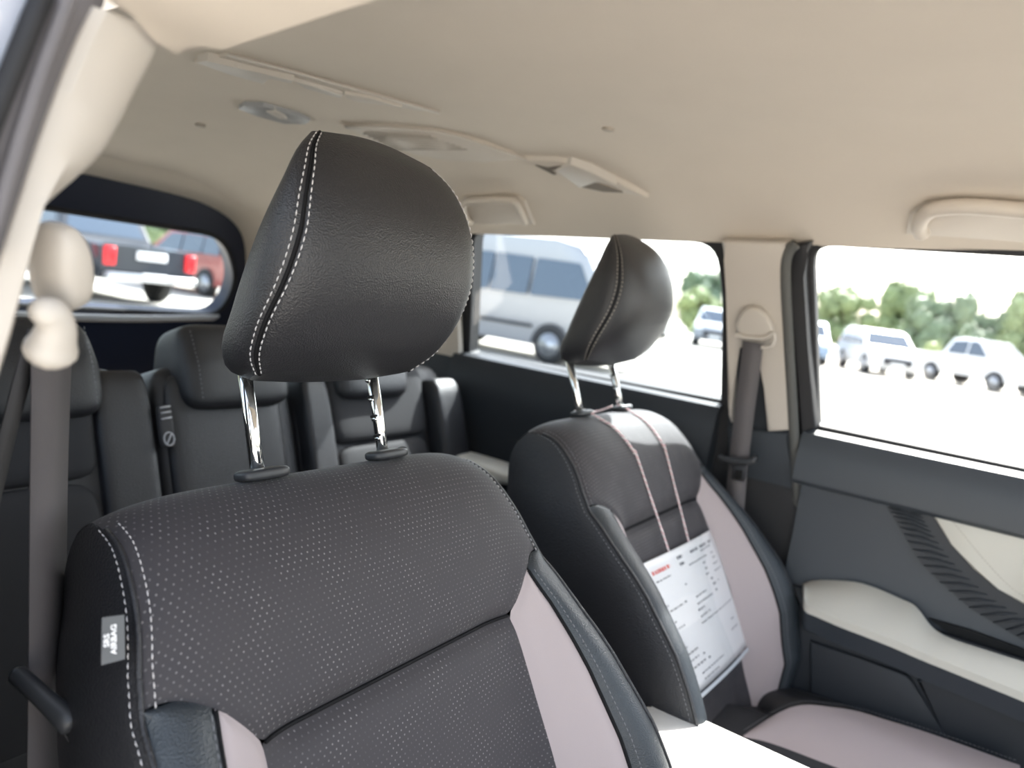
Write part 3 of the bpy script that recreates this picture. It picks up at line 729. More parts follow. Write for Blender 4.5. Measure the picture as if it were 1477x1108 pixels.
# continue the seal up along the door opening
sp = [pil(112, -5, -.012)+Vector((.0, -.02, .008)), Vector((-.655, .20, 1.437)), Vector((-.655, 0, 1.450)), Vector((-.65, -.3, 1.44))]
SEALO = build('door_seal', bm, SEAL, kind='structure'); autosmooth(SEALO, 40)
tag(SEALO, 'dusty grey rubber seal along the open door frame')
build('seal_bead', tube_bm(smooth_path([pil(*p, -.002) for p in [(104, -12), (88, 30), (62, 100), (36, 180), (12, 260), (-20, 370)]], 6), .0035, 8), SEAL, parent=SEALO)
build('seal_gap', tube_bm([pil(*p, -.008) for p in seal_o], .005, 8), RUBBER, parent=SEALO)
body_i = [(p[0]-3, p[1]) for p in seal_o]
bm = prism_bm([pil(*p, -.012) for p in body_i]+[pil(*p, -.012) for p in [(-200, 400), (-200, -60), (40, -60)]], -dn*.03)
BE = build('trim_8', bm, BODYP, kind='structure', smooth=False, label='pale blue-grey painted body edge')
c1, c3, o1 = atX(246, 92, -.634), atX(540, 0, -.600), pil(147, 12)
ln = (c3-c1).cross(o1-c1).normalized(); ln = ln if ln.dot(CAMP-c1) > 0 else -ln
bm = prism_bm([atP(*p, c1, ln) for p in [(146, 11), (200, 33), (253, 57), (250, 75), (244, 92), (320, 72), (395, 47), (470, 22), (540, 0), (640, -35), (640, -90), (150, -90)]], -ln*.03+Vector((.0, .0, .05)), bevel=.009, seg=4)
autosmooth(build('roof_edge', bm, HEADL, parent=CEIL, label='beige headliner edge over the open door'), 35)
# roof rail over the open door: painted strip closing the headliner edge
bm = loft_bm([[Vector((-.60, y, zr(y)-.004)), Vector((-.615, y, zr(y)-.006)), Vector((-.66, y, zr(y)+.012)), Vector((-.67, y, zr(y)+.06)), Vector((-.60, y, zr(y)+.05))] for y in (-.5, -.2, 0, .2, .36)], True)
build('trim_9', bm, SEAL, kind='structure')
# ================================================================== DRIVER BELT
bx = thing('seat_belt', 'grey seat belt hanging from the cream pillar loop by the driver seat', 'seat belt', atX(70, 1100, -.60), 'front seat belts')
c = atX(93, 386, -.632)
def wp(p): return Vector((p.x, p.y*(1-.25*max(0, p.z)), p.z))
up_ = (pil(82, 325)-pil(97, 445)).normalized(); rt_ = dn.cross(up_).normalized(); rt_ = rt_ if rt_.x > 0 else -rt_
hw_ = (pil(118, 400)-pil(58, 400)).length/2; hh_ = (pil(84, 322)-pil(97, 447)).length/2
def wl_(p): return Vector((p.x*(1-.34*max(0, p.y)**1.3)+.10*min(0, p.y), p.y, p.z))
build('pillar_loop', rbox_bm(pil(88, 384, -.010), (rt_, up_, dn), (hw_*.88, hh_, .015), 3.1, 10, warp=wl_), CREAM, parent=bx, label='cream belt height adjuster')
gp = smooth_path([pil(56, 450, -.004), pil(66, 450, .004), pil(77, 458, .006), pil(81, 474, .006), pil(77, 492, .004), pil(73, 506, .002), pil(71, 516, 0)], 5)
rr_ = hermite([(0, .005), (.2, .0085), (.45, .0092), (.65, .011), (.85, .0128), (1, .008)])
build('belt_guide', tube_bm(gp, [float(rr_(k/(len(gp)-1))[0]) for k in range(len(gp))], 14), CREAM, parent=bx, label='cream belt guide')
wd = Vector((.86, .5, 0))
pts = smooth_path([atX(76, 505, -.612), atX(74, 560, -.608), atX(71, 700, -.602), atX(69, 900, -.60), atX(66, 1150, -.60)], 6)
build('webbing', strap_bm(pts, wd, .042), WEB, parent=bx)
pts = smooth_path([atX(52, 478, -.622), atX(34, 540, -.630), atX(8, 640, -.640), atX(-30, 800, -.65)], 5)
build('webbing', strap_bm(pts, wd, .017), WEBD, parent=bx)
ta, tb = atX(20, 968, -.632), atX(108, 1048, -.612)
build('tongue', tube_bm([ta, ta.lerp(tb, .05), ta.lerp(tb, .5), ta.lerp(tb, .8), ta.lerp(tb, .95), tb], [.004, .0068, .0072, .0085, .0095, .006], 12), BLACKP, parent=bx, label='black belt tongue')
build('tongue_plate', strap_bm([atX(98, 1052, -.612), atX(106, 1066, -.612), atX(116, 1083, -.611)], X3, .007, .002), CHROME, parent=bx, label='metal tongue plate')
# ================================================================== PASSENGER SIDE: B-PILLAR, DOORS
WN = Vector((1, 0, .285)).normalized()
def wl(px, py, inset): return atP(px, py, Vector((.705, 0, 1.065))-WN*inset, WN)
pts = [(1040, 347), (1137, 349), (1130, 362), (1126, 400), (1129, 450), (1135, 540), (1141, 622), (1106, 624), (1102, 560), (1096, 496), (1062, 496), (1058, 560), (1054, 612), (1050, 600), (1049, 500), (1047, 420), (1044, 375)]
bm = prism_bm([wl(*p, .045) for p in pts], WN*.05, bevel=.008, seg=3)
PB = build('trim_10', bm, CREAM, kind='structure', label='cream pillar cover with the passenger belt'); autosmooth(PB, 35)
bm = prism_bm([wl(*p, .028) for p in [(1049, 480), (1104, 480), (1112, 640), (1050, 640)]], WN*.02); build('belt_slot', bm, SLATED, parent=PB, smooth=False)
bm = prism_bm([wl(*p, .040) for p in [(1048, 618), (1139, 624), (1146, 700), (1144, 1060), (1050, 1060)]], WN*.05, bevel=.010, seg=3)
autosmooth(build('trim_11', bm, SLATE, kind='structure', label='slate lower pillar cover'), 35)
pts = [(1139, 372), (1146, 353), (1170, 349), (1161, 366), (1159, 400), (1165, 500), (1176, 618), (1153, 628), (1149, 520), (1141, 425)]
bm = prism_bm([wl(*p, .030) for p in pts], WN*.04, bevel=.006, seg=3); autosmooth(build('trim_12', bm, RUBBER, kind='structure', label='black door window frame'), 40)
bm = tube_bm(smooth_path([wl(*p, .040) for p in [(1148, 352), (1137, 366), (1133, 400), (1138, 500), (1145, 620), (1151, 760), (1150, 1000)]], 6), .010, 10)
build('trim_13', bm, mat('grey_rubber', (.09, .09, .085), .7), kind='structure', label='grey rubber door seal')
def sweepY(prof, ys, name, m, parent=None, kind=None, rise=lambda y: 0, label=None):
    bm = loft_bm([[Vector((x, y, z+rise(y)*f)) for x, z, f in prof] for y in ys], True)
    o = build(name, bm, m, parent=parent, kind=kind, label=label); return autosmooth(o, 28)
ys = [.300, .285, .26, .2, .1, 0, -.1, -.25, -.45, -.7]
D1 = sweepY([(.715, 1.066, 1), (.69, 1.066, 1), (.672, 1.060, 1), (.664, 1.048, 1), (.657, 1.02, 1), (.652, .985, 1), (.653, .966, 1), (.664, .957, 1), (.715, .955, 1)], ys, 'door_1', SLATE, kind='structure', label='slate grey front passenger door trim')
sweepY([(.715, .965, 1), (.676, .965, 1), (.680, .93, 1), (.684, .86, 1), (.680, .80, 1), (.672, .74, 1), (.715, .73, 1)], ys[1:], 'recess_panel', SLATE, parent=D1)
sweepY([(.715, .752, 1), (.658, .752, 1), (.650, .74, 1), (.645, .70, 1), (.640, .60, 1), (.642, .45, 1), (.65, .36, 1), (.715, .36, 1)], ys[1:], 'lower_panel', SLATED, parent=D1)
# ribbed strip: backing and single ribs
RX = .676
bm = prism_bm([atX(*p, RX) for p in [(1276, 727), (1352, 744), (1400, 790), (1450, 845), (1477, 862), (1560, 900), (1560, 950), (1477, 925), (1400, 878), (1330, 815)]], (.01, 0, 0)); build('ribbed_strip', bm, SLATED, parent=D1, smooth=False)
top = smooth_path([atX(*p, RX-.002) for p in [(1276, 728), (1296, 760), (1330, 815), (1395, 876), (1477, 924)]], 5)
low = smooth_path([atX(*p, RX-.002) for p in [(1330, 740), (1345, 768), (1380, 815), (1440, 868), (1510, 905)]], 5)
ribm = None
for k in range(20):
    a_, b_ = top[k].lerp(low[min(k+1, 20)], .04), top[k].lerp(low[min(k+1, 20)], .96)
    build('rib', tube_bm([a_, a_.lerp(b_, .5)+Vector((-.002, 0, .002)), b_], [.0006, .0030, .0006], 6), SLATED, parent=D1)
# pale stitched insert
ip = [(1345, 743), (1400, 752), (1477, 767), (1560, 785), (1690, 815), (1740, 880), (1660, 915), (1560, 900), (1477, 872), (1440, 850), (1405, 822), (1372, 785)]
bm = prism_bm([atX(*p, RX-.008) for p in ip], (.012, 0, 0), bevel=.004, seg=3); autosmooth(build('door_insert', bm, PALEVINYL, parent=D1, label='pale cream stitched insert'), 35)
sp = smooth_path([atX(*p, RX-.0085) for p in [(1372, 749), (1390, 772), (1420, 808), (1450, 840), (1477, 860), (1530, 880)]], 8)
build('stitching', stitches(sp, -X3, .004, .002, .0006), mat('beige_thread', (.36, .33, .28), .7), parent=D1, kind='stuff', smooth=False)
# armrest: pale pad on a dark base
oc = smooth_path([atX(*p, x) for p, x in [((1158, 842), .668), ((1172, 838), .668), ((1200, 837), .668), ((1245, 842), .666), ((1300, 864), .662), ((1322, 876), .655), ((1345, 905), .632), ((1372, 921), .616), ((1420, 937), .612), ((1477, 955), .608), ((1560, 982), .606), ((1700, 1030), .604)]], 4)
ic = smooth_path([atX(*p, x) for p, x in [((1160, 858), .60), ((1163, 872), .585), ((1180, 880), .575), ((1215, 895), .566), ((1265, 914), .560), ((1295, 926), .558), ((1330, 941), .556), ((1365, 955), .554), ((1415, 975), .552), ((1477, 1000), .550), ((1560, 1034), .548), ((1700, 1094), .546)]], 4)
n_ = len(oc)-1
def af(s, t):
    i = int(round(t*n_)); q = oc[i].lerp(ic[i], s); return q + Vector((0, 0, .006*math.sin(math.pi*s)))
bm = grid_bm(af, 8, n_); r = bmesh.ops.extrude_face_region(bm, geom=bm.faces[:])
for v in [g for g in r['geom'] if isinstance(g, bmesh.types.BMVert)]: v.co.z -= .014
autosmooth(build('armrest_pad', bm, PALEVINYL, parent=D1, label='pale cream armrest pad'), 40)
def ab(s, t):
    i = int(round(t*n_)); q = oc[i].lerp(ic[i], s); q = q.copy(); q.z -= .014; q.x += (.006 if s > .5 else 0); return q
bm = grid_bm(ab, 2, n_); r = bmesh.ops.extrude_face_region(bm, geom=bm.faces[:])
for v in [g for g in r['geom'] if isinstance(g, bmesh.types.BMVert)]: v.co.z -= .042; v.co.x = .70 if v.co.x > .63 else v.co.x+.018
autosmooth(build('armrest_base', bm, SLATE, parent=D1, label='dark armrest base'), 40)
# door pull recess and lower pocket
hb = [(1340, 893), (1400, 910), (1477, 938), (1540, 955), (1540, 962), (1477, 948), (1420, 930), (1370, 914)]
build('pull_recess', prism_bm([atX(*p, .665) for p in hb], (.02, 0, 0)), DARKG, parent=D1, smooth=False)
pk = [(1168, 925), (1240, 950), (1308, 974), (1316, 984), (1365, 1064), (1390, 1120), (1168, 1120)]
bm = prism_bm([atX(*p, .632) for p in pk], (.02, 0, 0), bevel=.005, seg=3); autosmooth(build('pocket_panel', bm, SLATED, parent=D1), 35)
pk = [(1322, 982), (1345, 975), (1390, 980), (1477, 1006), (1600, 1045), (1600, 1200), (1410, 1200), (1370, 1066)]
bm = prism_bm([atX(*p, .637) for p in pk], (.02, 0, 0), bevel=.006, seg=3); autosmooth(build('door_pocket', bm, SLATED, parent=D1), 35)
# rear passenger door
ys = [.475, .49, .55, .7, .9, 1.1, 1.2]
D2 = sweepY([(.715, 1.080, 1), (.692, 1.080, 1), (.676, 1.074, 1), (.664, 1.055, 1), (.655, 1.0, 1), (.652, .93, 1), (.66, .90, 1), (.655, .75, 1), (.65, .40, 1), (.715, .40, 1)], ys, 'door_2', SLATED, kind='structure', label='dark rear passenger door trim')
build('armrest_pad', rbox_bm(atX(690, 672, .585), (Vector((0, 1, 0)), Vector((1, 0, 0)), Z3), (.135, .055, .022), 3, 8), PALEVINYL, parent=D2, label='pale armrest pad')
# ================================================================== PASSENGER BELT
pbx = thing('seat_belt', 'dark grey seat belt on the cream pillar behind the front passenger door', 'seat belt', atX(1050, 980, .608), 'front seat belts')
cpts = [(1060, 470), (1064, 458), (1072, 447), (1083, 443), (1095, 446), (1106, 456), (1114, 470), (1115, 480), (1105, 488), (1066, 486)]
bm = prism_bm([wl(*p, .064) for p in cpts], WN*.025, bevel=.007, seg=3); autosmooth(build('pillar_loop', bm, CREAM, parent=pbx, label='cream belt height adjuster'), 40)
bm = tube_bm(smooth_path([wl(*p, .066) for p in [(1062, 482), (1080, 487), (1104, 487), (1115, 480), (1116, 494), (1108, 501), (1098, 501)]], 5), .0045, 8); build('belt_guide', bm, CREAM, parent=pbx)
pts = smooth_path([wl(1086, 494, .062), wl(1082, 530, .064), wl(1073, 600, .070), wl(1063, 690, .078), atX(1055, 800, .612), atX(1048, 980, .608)], 5)
build('webbing', strap_bm(pts, Y3, .040), WEB, parent=pbx)
build('tongue', tube_bm([wl(1038, 657, .078), wl(1041, 662, .080), wl(1052, 664, .082), wl(1076, 666, .082), wl(1087, 664, .080), wl(1090, 658, .078)], [.005, .0075, .0075, .0075, .0075, .005], 10), BLACKP, parent=pbx, label='black belt tongue')
bm = prism_bm([wl(*p, .081) for p in [(1056, 672), (1076, 673), (1076, 690), (1069, 702), (1055, 700)]], WN*.004)
build('tongue_plate', bm, mat('dull_steel', (.4, .4, .42), .3, .5, 1), parent=pbx, smooth=False, label='metal tongue plate')
build('tongue_slot', prism_bm([wl(*p, .0816) for p in [(1061, 678), (1071, 679), (1069, 692), (1060, 691)]], WN*.001), DARKG, parent=pbx, smooth=False)
# ================================================================== CEILING FITTINGS
def roofpoly(px, off=.006, up=.02, bevel=.0, name='', m=None, parent=None, label=None):
    P = [on_roof(*p, off) for p in px]; bm = prism_bm(P, (0, 0, up), bevel=bevel, seg=2); return autosmooth(build(name, bm, m, parent=parent, label=label), 40)
VU = thing('ceiling_vent', 'beige overhead air vent housing with open flap near the dome lamp', 'air vent', on_roof(450, 130))
roofpoly([(278, 91), (330, 79), (420, 104), (520, 131), (634, 163), (600, 160), (545, 150), (500, 139), (430, 119), (385, 108), (300, 94)], .004, .02, .002, 'housing', CREAMD, VU)
roofpoly([(284, 91), (300, 88), (384, 108), (424, 116), (420, 121), (386, 113), (380, 122), (330, 108)], .012, .02, .002, 'vent_flap', CREAM, VU)
roofpoly([(424, 117), (495, 138), (490, 142), (440, 128)], .010, .02, .001, 'vent_louvre', CREAM, VU)
roofpoly([(497, 136), (530, 141), (580, 155), (520, 148), (500, 142)], .009, .02, .001, 'vent_louvre', CREAMD, VU)
build('front_lip', tube_bm([on_roof(*p, .006) for p in [(328, 79), (420, 103), (520, 131), (634, 163)]], .0025, 6), CREAM, parent=VU)
V2 = thing('ceiling_vent', 'beige overhead air vent housing with slatted grille above the rear side window', 'air vent', on_roof(700, 215))
roofpoly([(488, 178), (500, 184), (545, 183), (630, 190), (662, 197), (740, 224), (748, 231), (700, 235), (650, 233), (600, 224), (545, 207)], .006, .03, .003, 'housing', CREAMD, V2)
for k in range(7):
    t = k/6; a0 = (524+44*t, 193+22*t); a1 = (622+52*t, 196+19*t)
    build('grille_slat', tube_bm([on_roof(*a0, .009), on_roof((a0[0]+a1[0])/2, (a0[1]+a1[1])/2, .010), on_roof(*a1, .009)], .0022, 5), mat('slat_beige', (.40, .36, .31), .6), parent=V2)
build('front_lip', tube_bm([on_roof(*p, .007) for p in [(500, 184), (545, 183), (630, 190), (662, 197), (740, 224), (760, 231)]], .003, 6), CREAM, parent=V2)
V3 = thing('ceiling_vent', 'beige overhead side vent with a turned flap beside the rear grab handle', 'air vent', on_roof(840, 255))
roofpoly([(752, 232), (800, 233), (830, 237), (880, 258), (935, 286), (900, 279), (868, 265), (845, 271), (800, 250)], .010, .03, .003, 'housing', CREAMD, V3)
roofpoly([(802, 246), (822, 238), (852, 248), (890, 268), (858, 262), (836, 272)], .016, .02, .002, 'vent_flap', CREAM, V3)
roofpoly([(772, 239), (790, 243), (812, 240), (812, 242), (795, 246), (802, 252), (798, 252)], .0125, .01, 0, 'vent_gap_shade', mat('vent_dark', (.12, .10, .08), .8), V3)  # dark brown plate paints the shade inside the vent opening
roofpoly([(838, 270), (858, 263), (898, 278), (870, 277)], .0125, .01, 0, 'vent_gap_shade', mat('vent_shade', (.2, .17, .14), .8), V3)  # lighter brown plate paints the shade under the flap
# dome lamp
DL = thing('dome_lamp', 'grey oblong dome lamp on the headliner', 'lamp', on_roof(395, 167))
roofpoly([(344, 158), (352, 153), (380, 154), (430, 168), (447, 176), (440, 180), (410, 179), (370, 168)], .008, .02, .002, 'lens', LENS, DL)
roofpoly([(384, 162), (396, 161), (410, 167), (414, 172), (402, 172)], .011, .01, .001, 'switch', CREAM, DL)
for px, py, lab in ((877, 187, 'small beige round clip on the headliner above the passenger headrest'), (289, 181, 'small beige round clip on the headliner behind the dome lamp')):
    p = on_roof(px, py, .002); n = roof_n(p)
    ring = [[p+n*q+(X3*math.cos(2*math.pi*k/16)+Y3*math.sin(2*math.pi*k/16))*rr for k in range(16)] for q, rr in ((-.004, .010), (.001, .010), (.0025, .008), (.003, .004))]
    o = build('trim_clip', loft_bm(ring), mat('clip_beige', (.40, .35, .29), .7), origin=p); tag(o, lab, 'clip', 'headliner clips')
# grab handles
def handle(pts, Xp, rad, recess, rx, label):
    P = smooth_path([on_roof(*p, Xp) for p in pts], 6)
    T = thing('grab_handle', label, 'handle', P[0], 'grab handles')
    bm = tube_bm(P, rad, 12); build('grip', bm, CREAMD, parent=T)
    bm = prism_bm([on_roof(*p, rx) for p in recess], (.025, 0, .006), bevel=.003, seg=2); autosmooth(build('mounting_plate', bm, CREAMD, parent=T), 40)
handle([(678, 322), (670, 312), (668, 298), (676, 291), (700, 289), (735, 289), (745, 294), (752, 308), (757, 321)], .018, .0085, [(655, 323), (658, 294), (668, 284), (745, 283), (756, 290), (770, 324)], .006, 'beige grab handle above the rear side window')
handle([(1330, 338), (1326, 326), (1334, 310), (1352, 301), (1400, 298), (1477, 304), (1545, 310), (1575, 322), (1580, 345)], .022, .0125, [(1306, 338), (1312, 308), (1332, 291), (1400, 288), (1477, 293), (1560, 300), (1600, 350), (1500, 352), (1400, 344)], .006, 'beige grab handle above the front passenger window')
# ================================================================== OUTSIDE
TYRE = mat('tyre', (.02, .02, .02), .8); RIM = mat('rim', (.5, .51, .53), .3, .5, .8); CARGL = mat('car_glass', (.05, .075, .11), .08, .6, coat=.5)
REDL = mat('tail_light', (.62, .015, .02), .25, .5, emit=((1, .03, .03), .25)); LIGHT = mat('head_light', (.8, .82, .85), .15, .6); PLATE = mat('number_plate', (.75, .76, .76), .5); TRIMB = mat('bumper_black', (.03, .03, .035), .55)
PAINTS = {'silver': mat('paint_silver', (.34, .345, .36), .3, .5, .3, coat=.5), 'white': mat('paint_white', (.75, .76, .77), .3, .5, coat=.5), 'black': mat('paint_black', (.03, .034, .042), .25, .5, coat=.5), 'grey': mat('paint_grey', (.22, .24, .27), .3, .5, .3, coat=.5), 'red': mat('paint_red', (.32, .07, .06), .3, .5, coat=.5), 'blue': mat('paint_blue', (.20, .28, .40), .3, .5, .2, coat=.5)}
def vehicle(name, label, cat, prof, W, belt, wins, wheels, paint, lights, loc, rot, rw=.34, group=None, front_glass=None, extras=()):
    """prof: side outline (x,z), nose at +x; wins: side window outlines; glass panes across: ((x0,z0),(x1,z1),inset)"""
    T = thing(name, label, cat, (0, 0, 0), group); ztop = max(z for x, z in prof)
    def hy(z): return W/2*(1-.17*max(0, (z-belt)/(ztop-belt))**1.1) - .03*max(0, (.5-z)/.5)
    own = bmesh.new()
    A = [own.verts.new((x, hy(z), z)) for x, z in prof]; Bv = [own.verts.new((x, -hy(z), z)) for x, z in prof]; n = len(A)
    for i in range(n): own.faces.new((A[i], A[(i+1) % n], Bv[(i+1) % n], Bv[i]))
    fa = own.faces.new(A[::-1]); fb = own.faces.new(Bv)
    bmesh.ops.bevel(own, geom=list(fa.edges)+list(fb.edges), offset=.05, segments=2, affect='EDGES', profile=.5)
    bmesh.ops.triangulate(own, faces=[f for f in own.faces if len(f.verts) > 4])
    autosmooth(build('body', own, paint, parent=T), 35)
    for wn in wins:
        for sg in (1, -1):
            bm = prism_bm([Vector((x, sg*(hy(z)+.008), z)) for x, z in rounded(wn, .05, 3)], (0, -sg*.03, 0)); build('side_window', bm, CARGL, parent=T, smooth=False)
    for (x0, z0), (x1, z1), ins in (front_glass or []):
        dx, dz = x1-x0, z1-z0; L = math.hypot(dx, dz); nx, nz = dz/L, -dx/L
        if (x0+x1)/2*nx < 0 and abs(nx) > .2: nx, nz = -nx, -nz
        if nz < 0 and abs(nz) > abs(nx): nx, nz = -nx, -nz
        o_ = Vector((nx, 0, nz))*.008
        q = [Vector((x0, -hy(z0)+ins, z0))+o_, Vector((x0, hy(z0)-ins, z0))+o_, Vector((x1, hy(z1)-ins*.8, z1))+o_, Vector((x1, -hy(z1)+ins*.8, z1))+o_]
        build('windscreen', prism_bm(q, -o_*3), CARGL, parent=T, smooth=False)
    for x in wheels:
        for sg in (1, -1):
            y = sg*(W/2-.10); ring = lambda r_, yy: [Vector((x+r_*math.cos(2*math.pi*k/24), yy, rw+r_*math.sin(2*math.pi*k/24))) for k in range(24)]
            bm = loft_bm([ring(rw*.6, y+sg*.105), ring(rw*.93, y+sg*.115), ring(rw, y+sg*.08), ring(rw, y-sg*.1), ring(rw*.6, y-sg*.11)]); Wh = build('wheel', bm, TYRE, parent=T)
            bm = loft_bm([ring(rw*.66, y+sg*.112), ring(rw*.60, y+sg*.09), ring(rw*.2, y+sg*.10), ring(rw*.12, y+sg*.118)]); build('rim', bm, RIM, parent=Wh)
            ar = [Vector((x+rw*1.17*math.cos(math.pi*k/16), sg*(W/2-.01), rw+rw*1.17*math.sin(math.pi*k/16))) for k in range(17)]
            bm = prism_bm(ar, (0, sg*.014, 0)); build('wheel_arch', bm, TRIMB, parent=T, smooth=False)
    for x0, x1, y0, y1, z0, z1, m, nm in lights:
        for sg in ((1, -1) if y0 > 0 else (1,)):
            lo = (min(x0, x1), min(sg*y0, sg*y1), z0); hi = (max(x0, x1), max(sg*y0, sg*y1), z1); build(nm, box_bm(lo, hi, bevel=.02), m, parent=T)
    T.location = loc; T.rotation_euler = (0, 0, rot); return T
HP = math.pi/2
# minibus standing parallel to the car
prof = [(-2.60, .38), (-2.66, .9), (-2.62, 1.25), (-2.50, 2.05), (-2.35, 2.24), (-1.5, 2.30), (1.2, 2.30), (1.70, 2.22), (1.95, 2.05), (2.42, 1.28), (2.56, 1.12), (2.62, .85), (2.64, .45), (2.55, .30), (-2.5, .30)]
vehicle('minibus', 'silver high-roof minibus parked beyond the rear side window', 'van', prof, 1.90, 1.15,
        [[(-2.45, 1.22), (-2.38, 1.92), (-1.32, 1.95), (-1.32, 1.22)], [(-1.28, 1.22), (-1.28, 1.95), (-.12, 1.95), (-.12, 1.22)], [(-.08, 1.22), (-.08, 1.95), (.78, 1.93), (.78, 1.22)], [(.86, 1.22), (.86, 1.92), (1.80, 1.90), (2.20, 1.25)]],
        [1.42, -1.60], PAINTS['silver'], [(2.5, 2.66, .60, .86, .80, 1.05, LIGHT, 'headlight'), (-2.68, -2.6, .72, .9, .9, 1.4, REDL, 'tail_light'), (2.5, 2.69, -.9, .9, .36, .62, PAINTS['silver'], 'bumper'), (-1.1, 1.0, .94, .965, .62, .68, TRIMB, 'side_strip')],
        (11.85, 8.35, 0), -HP, .345, None, [((1.98, 2.0), (2.41, 1.30), .12), ((-2.47, 2.0), (-2.61, 1.3), .15)])
# pickup seen through the hatch window, tail towards the car
prof = [(-2.62, .62), (-2.60, 1.10), (-1.02, 1.12), (-.98, 1.2), (-.72, 1.76), (-.3, 1.83), (.45, 1.82), (1.15, 1.16), (2.35, 1.02), (2.52, .85), (2.55, .50), (2.4, .38), (-2.45, .45)]
PK = [[(-.82, 1.18), (-.62, 1.66), (.02, 1.72), (.02, 1.18)], [(.08, 1.18), (.08, 1.72), (.42, 1.71), (.95, 1.18)]]
PKG = [((.50, 1.78), (1.12, 1.19), .10), ((-.73, 1.72), (-.96, 1.24), .16)]
PKL = [(-2.67, -2.56, .70, .90, .72, 1.06, REDL, 'tail_light'), (-2.66, -2.60, -.30, .30, .86, 1.02, PLATE, 'tailgate_badge'), (-2.78, -2.58, -.88, .88, .46, .60, RIM, 'bumper'), (-2.80, -2.76, -.25, .25, .5, .62, PLATE, 'number_plate'), (2.45, 2.58, .55, .86, .70, .92, LIGHT, 'headlight'), (2.52, 2.6, -.5, .5, .55, .85, TRIMB, 'grille')]
vehicle('pickup_truck', 'black pickup truck with red tail lights behind the hatch window', 'pickup', prof, 1.86, 1.12, PK, [1.62, -1.48], PAINTS['black'], PKL, (7.15, 16.3, 0), HP, .38, None, PKG)
vehicle('pickup_truck', 'silver pickup truck parked beside the black pickup behind the hatch', 'pickup', prof, 1.86, 1.12, PK, [1.62, -1.48], PAINTS['silver'], PKL, (4.7, 17.2, 0), HP, .38, None, PKG)
SUV = [(-2.2, .42), (-2.24, .95), (-2.05, 1.28), (-1.85, 1.62), (-1.5, 1.72), (.1, 1.70), (.55, 1.6), (1.15, 1.08), (2.02, .94), (2.22, .75), (2.24, .45), (2.1, .30), (-2.1, .30)]
SW = [[(-1.9, 1.10), (-1.72, 1.52), (-1.15, 1.56), (-1.15, 1.10)], [(-1.10, 1.10), (-1.10, 1.57), (-.22, 1.57), (-.22, 1.08)], [(-.16, 1.08), (-.16, 1.57), (.40, 1.54), (.98, 1.06)]]
SG = [((.58, 1.57), (1.12, 1.12), .10), ((-1.88, 1.58), (-2.08, 1.2), .12)]
SLT = [(2.02, 2.22, .55, .85, .68, .88, LIGHT, 'headlight'), (2.15, 2.27, -.5, .5, .45, .70, TRIMB, 'grille'), (-2.27, -2.15, .62, .86, .85, 1.15, REDL, 'tail_light'), (-2.28, -2.2, -.25, .25, .70, .82, PLATE, 'number_plate'), (2.25, 2.28, -.25, .25, .42, .54, PLATE, 'number_plate')]
SED = [(-2.2, .42), (-2.25, .9), (-1.75, 1.0), (-1.1, 1.40), (-.7, 1.46), (.1, 1.45), (.45, 1.38), (1.05, .98), (2.0, .85), (2.22, .68), (2.24, .42), (2.1, .28), (-2.1, .28)]
EW = [[(-1.35, 1.0), (-.95, 1.32), (-.35, 1.36), (-.35, 1.0)], [(-.29, 1.0), (-.29, 1.36), (.25, 1.33), (.80, .98)]]
EG = [((.48, 1.35), (1.0, 1.02), .10), ((-1.12, 1.36), (-1.7, 1.03), .12)]
row = [('car', 'red hatchback parked right of the black pickup behind the hatch', SUV, SW, SG, 'red', (11.7, 18.8), HP),
       ('car', 'blue-grey car half hidden by the front door window frame', SUV, SW, SG, 'blue', (31.5, 6.9), math.pi+.25),
       ('car', 'white people carrier in the sunny row before the trees', SUV, SW, SG, 'white', (31.0, 4.0), math.pi+.45),
       ('pickup_truck', 'pale pickup truck side-on in the sunny row before the trees', prof, PK, PKG, 'white', (32.5, .6), math.pi+.9),
       ('car', 'white saloon at the end of the sunny row by the pickup', SED, EW, EG, 'white', (31.5, -3.2), math.pi+.3),
       ('car', 'white saloon outside the rear side window right of the minibus', SED, EW, EG, 'white', (30.5, 13.6), math.pi+.3),
       ('car', 'grey car outside the rear side window beside the white saloon', SUV, SW, SG, 'grey', (31.5, 10.6), math.pi+.3)]
for nm, lab, pr, wi, gl, col, (x, y), ro in row:
    vehicle(nm, lab, 'pickup' if 'pickup' in nm else 'car', pr, 1.8, 1.0, wi, [1.38, -1.38], PAINTS[col], PKL if pr is prof else SLT, (x, y, 0), ro, .34, 'parked cars', gl)
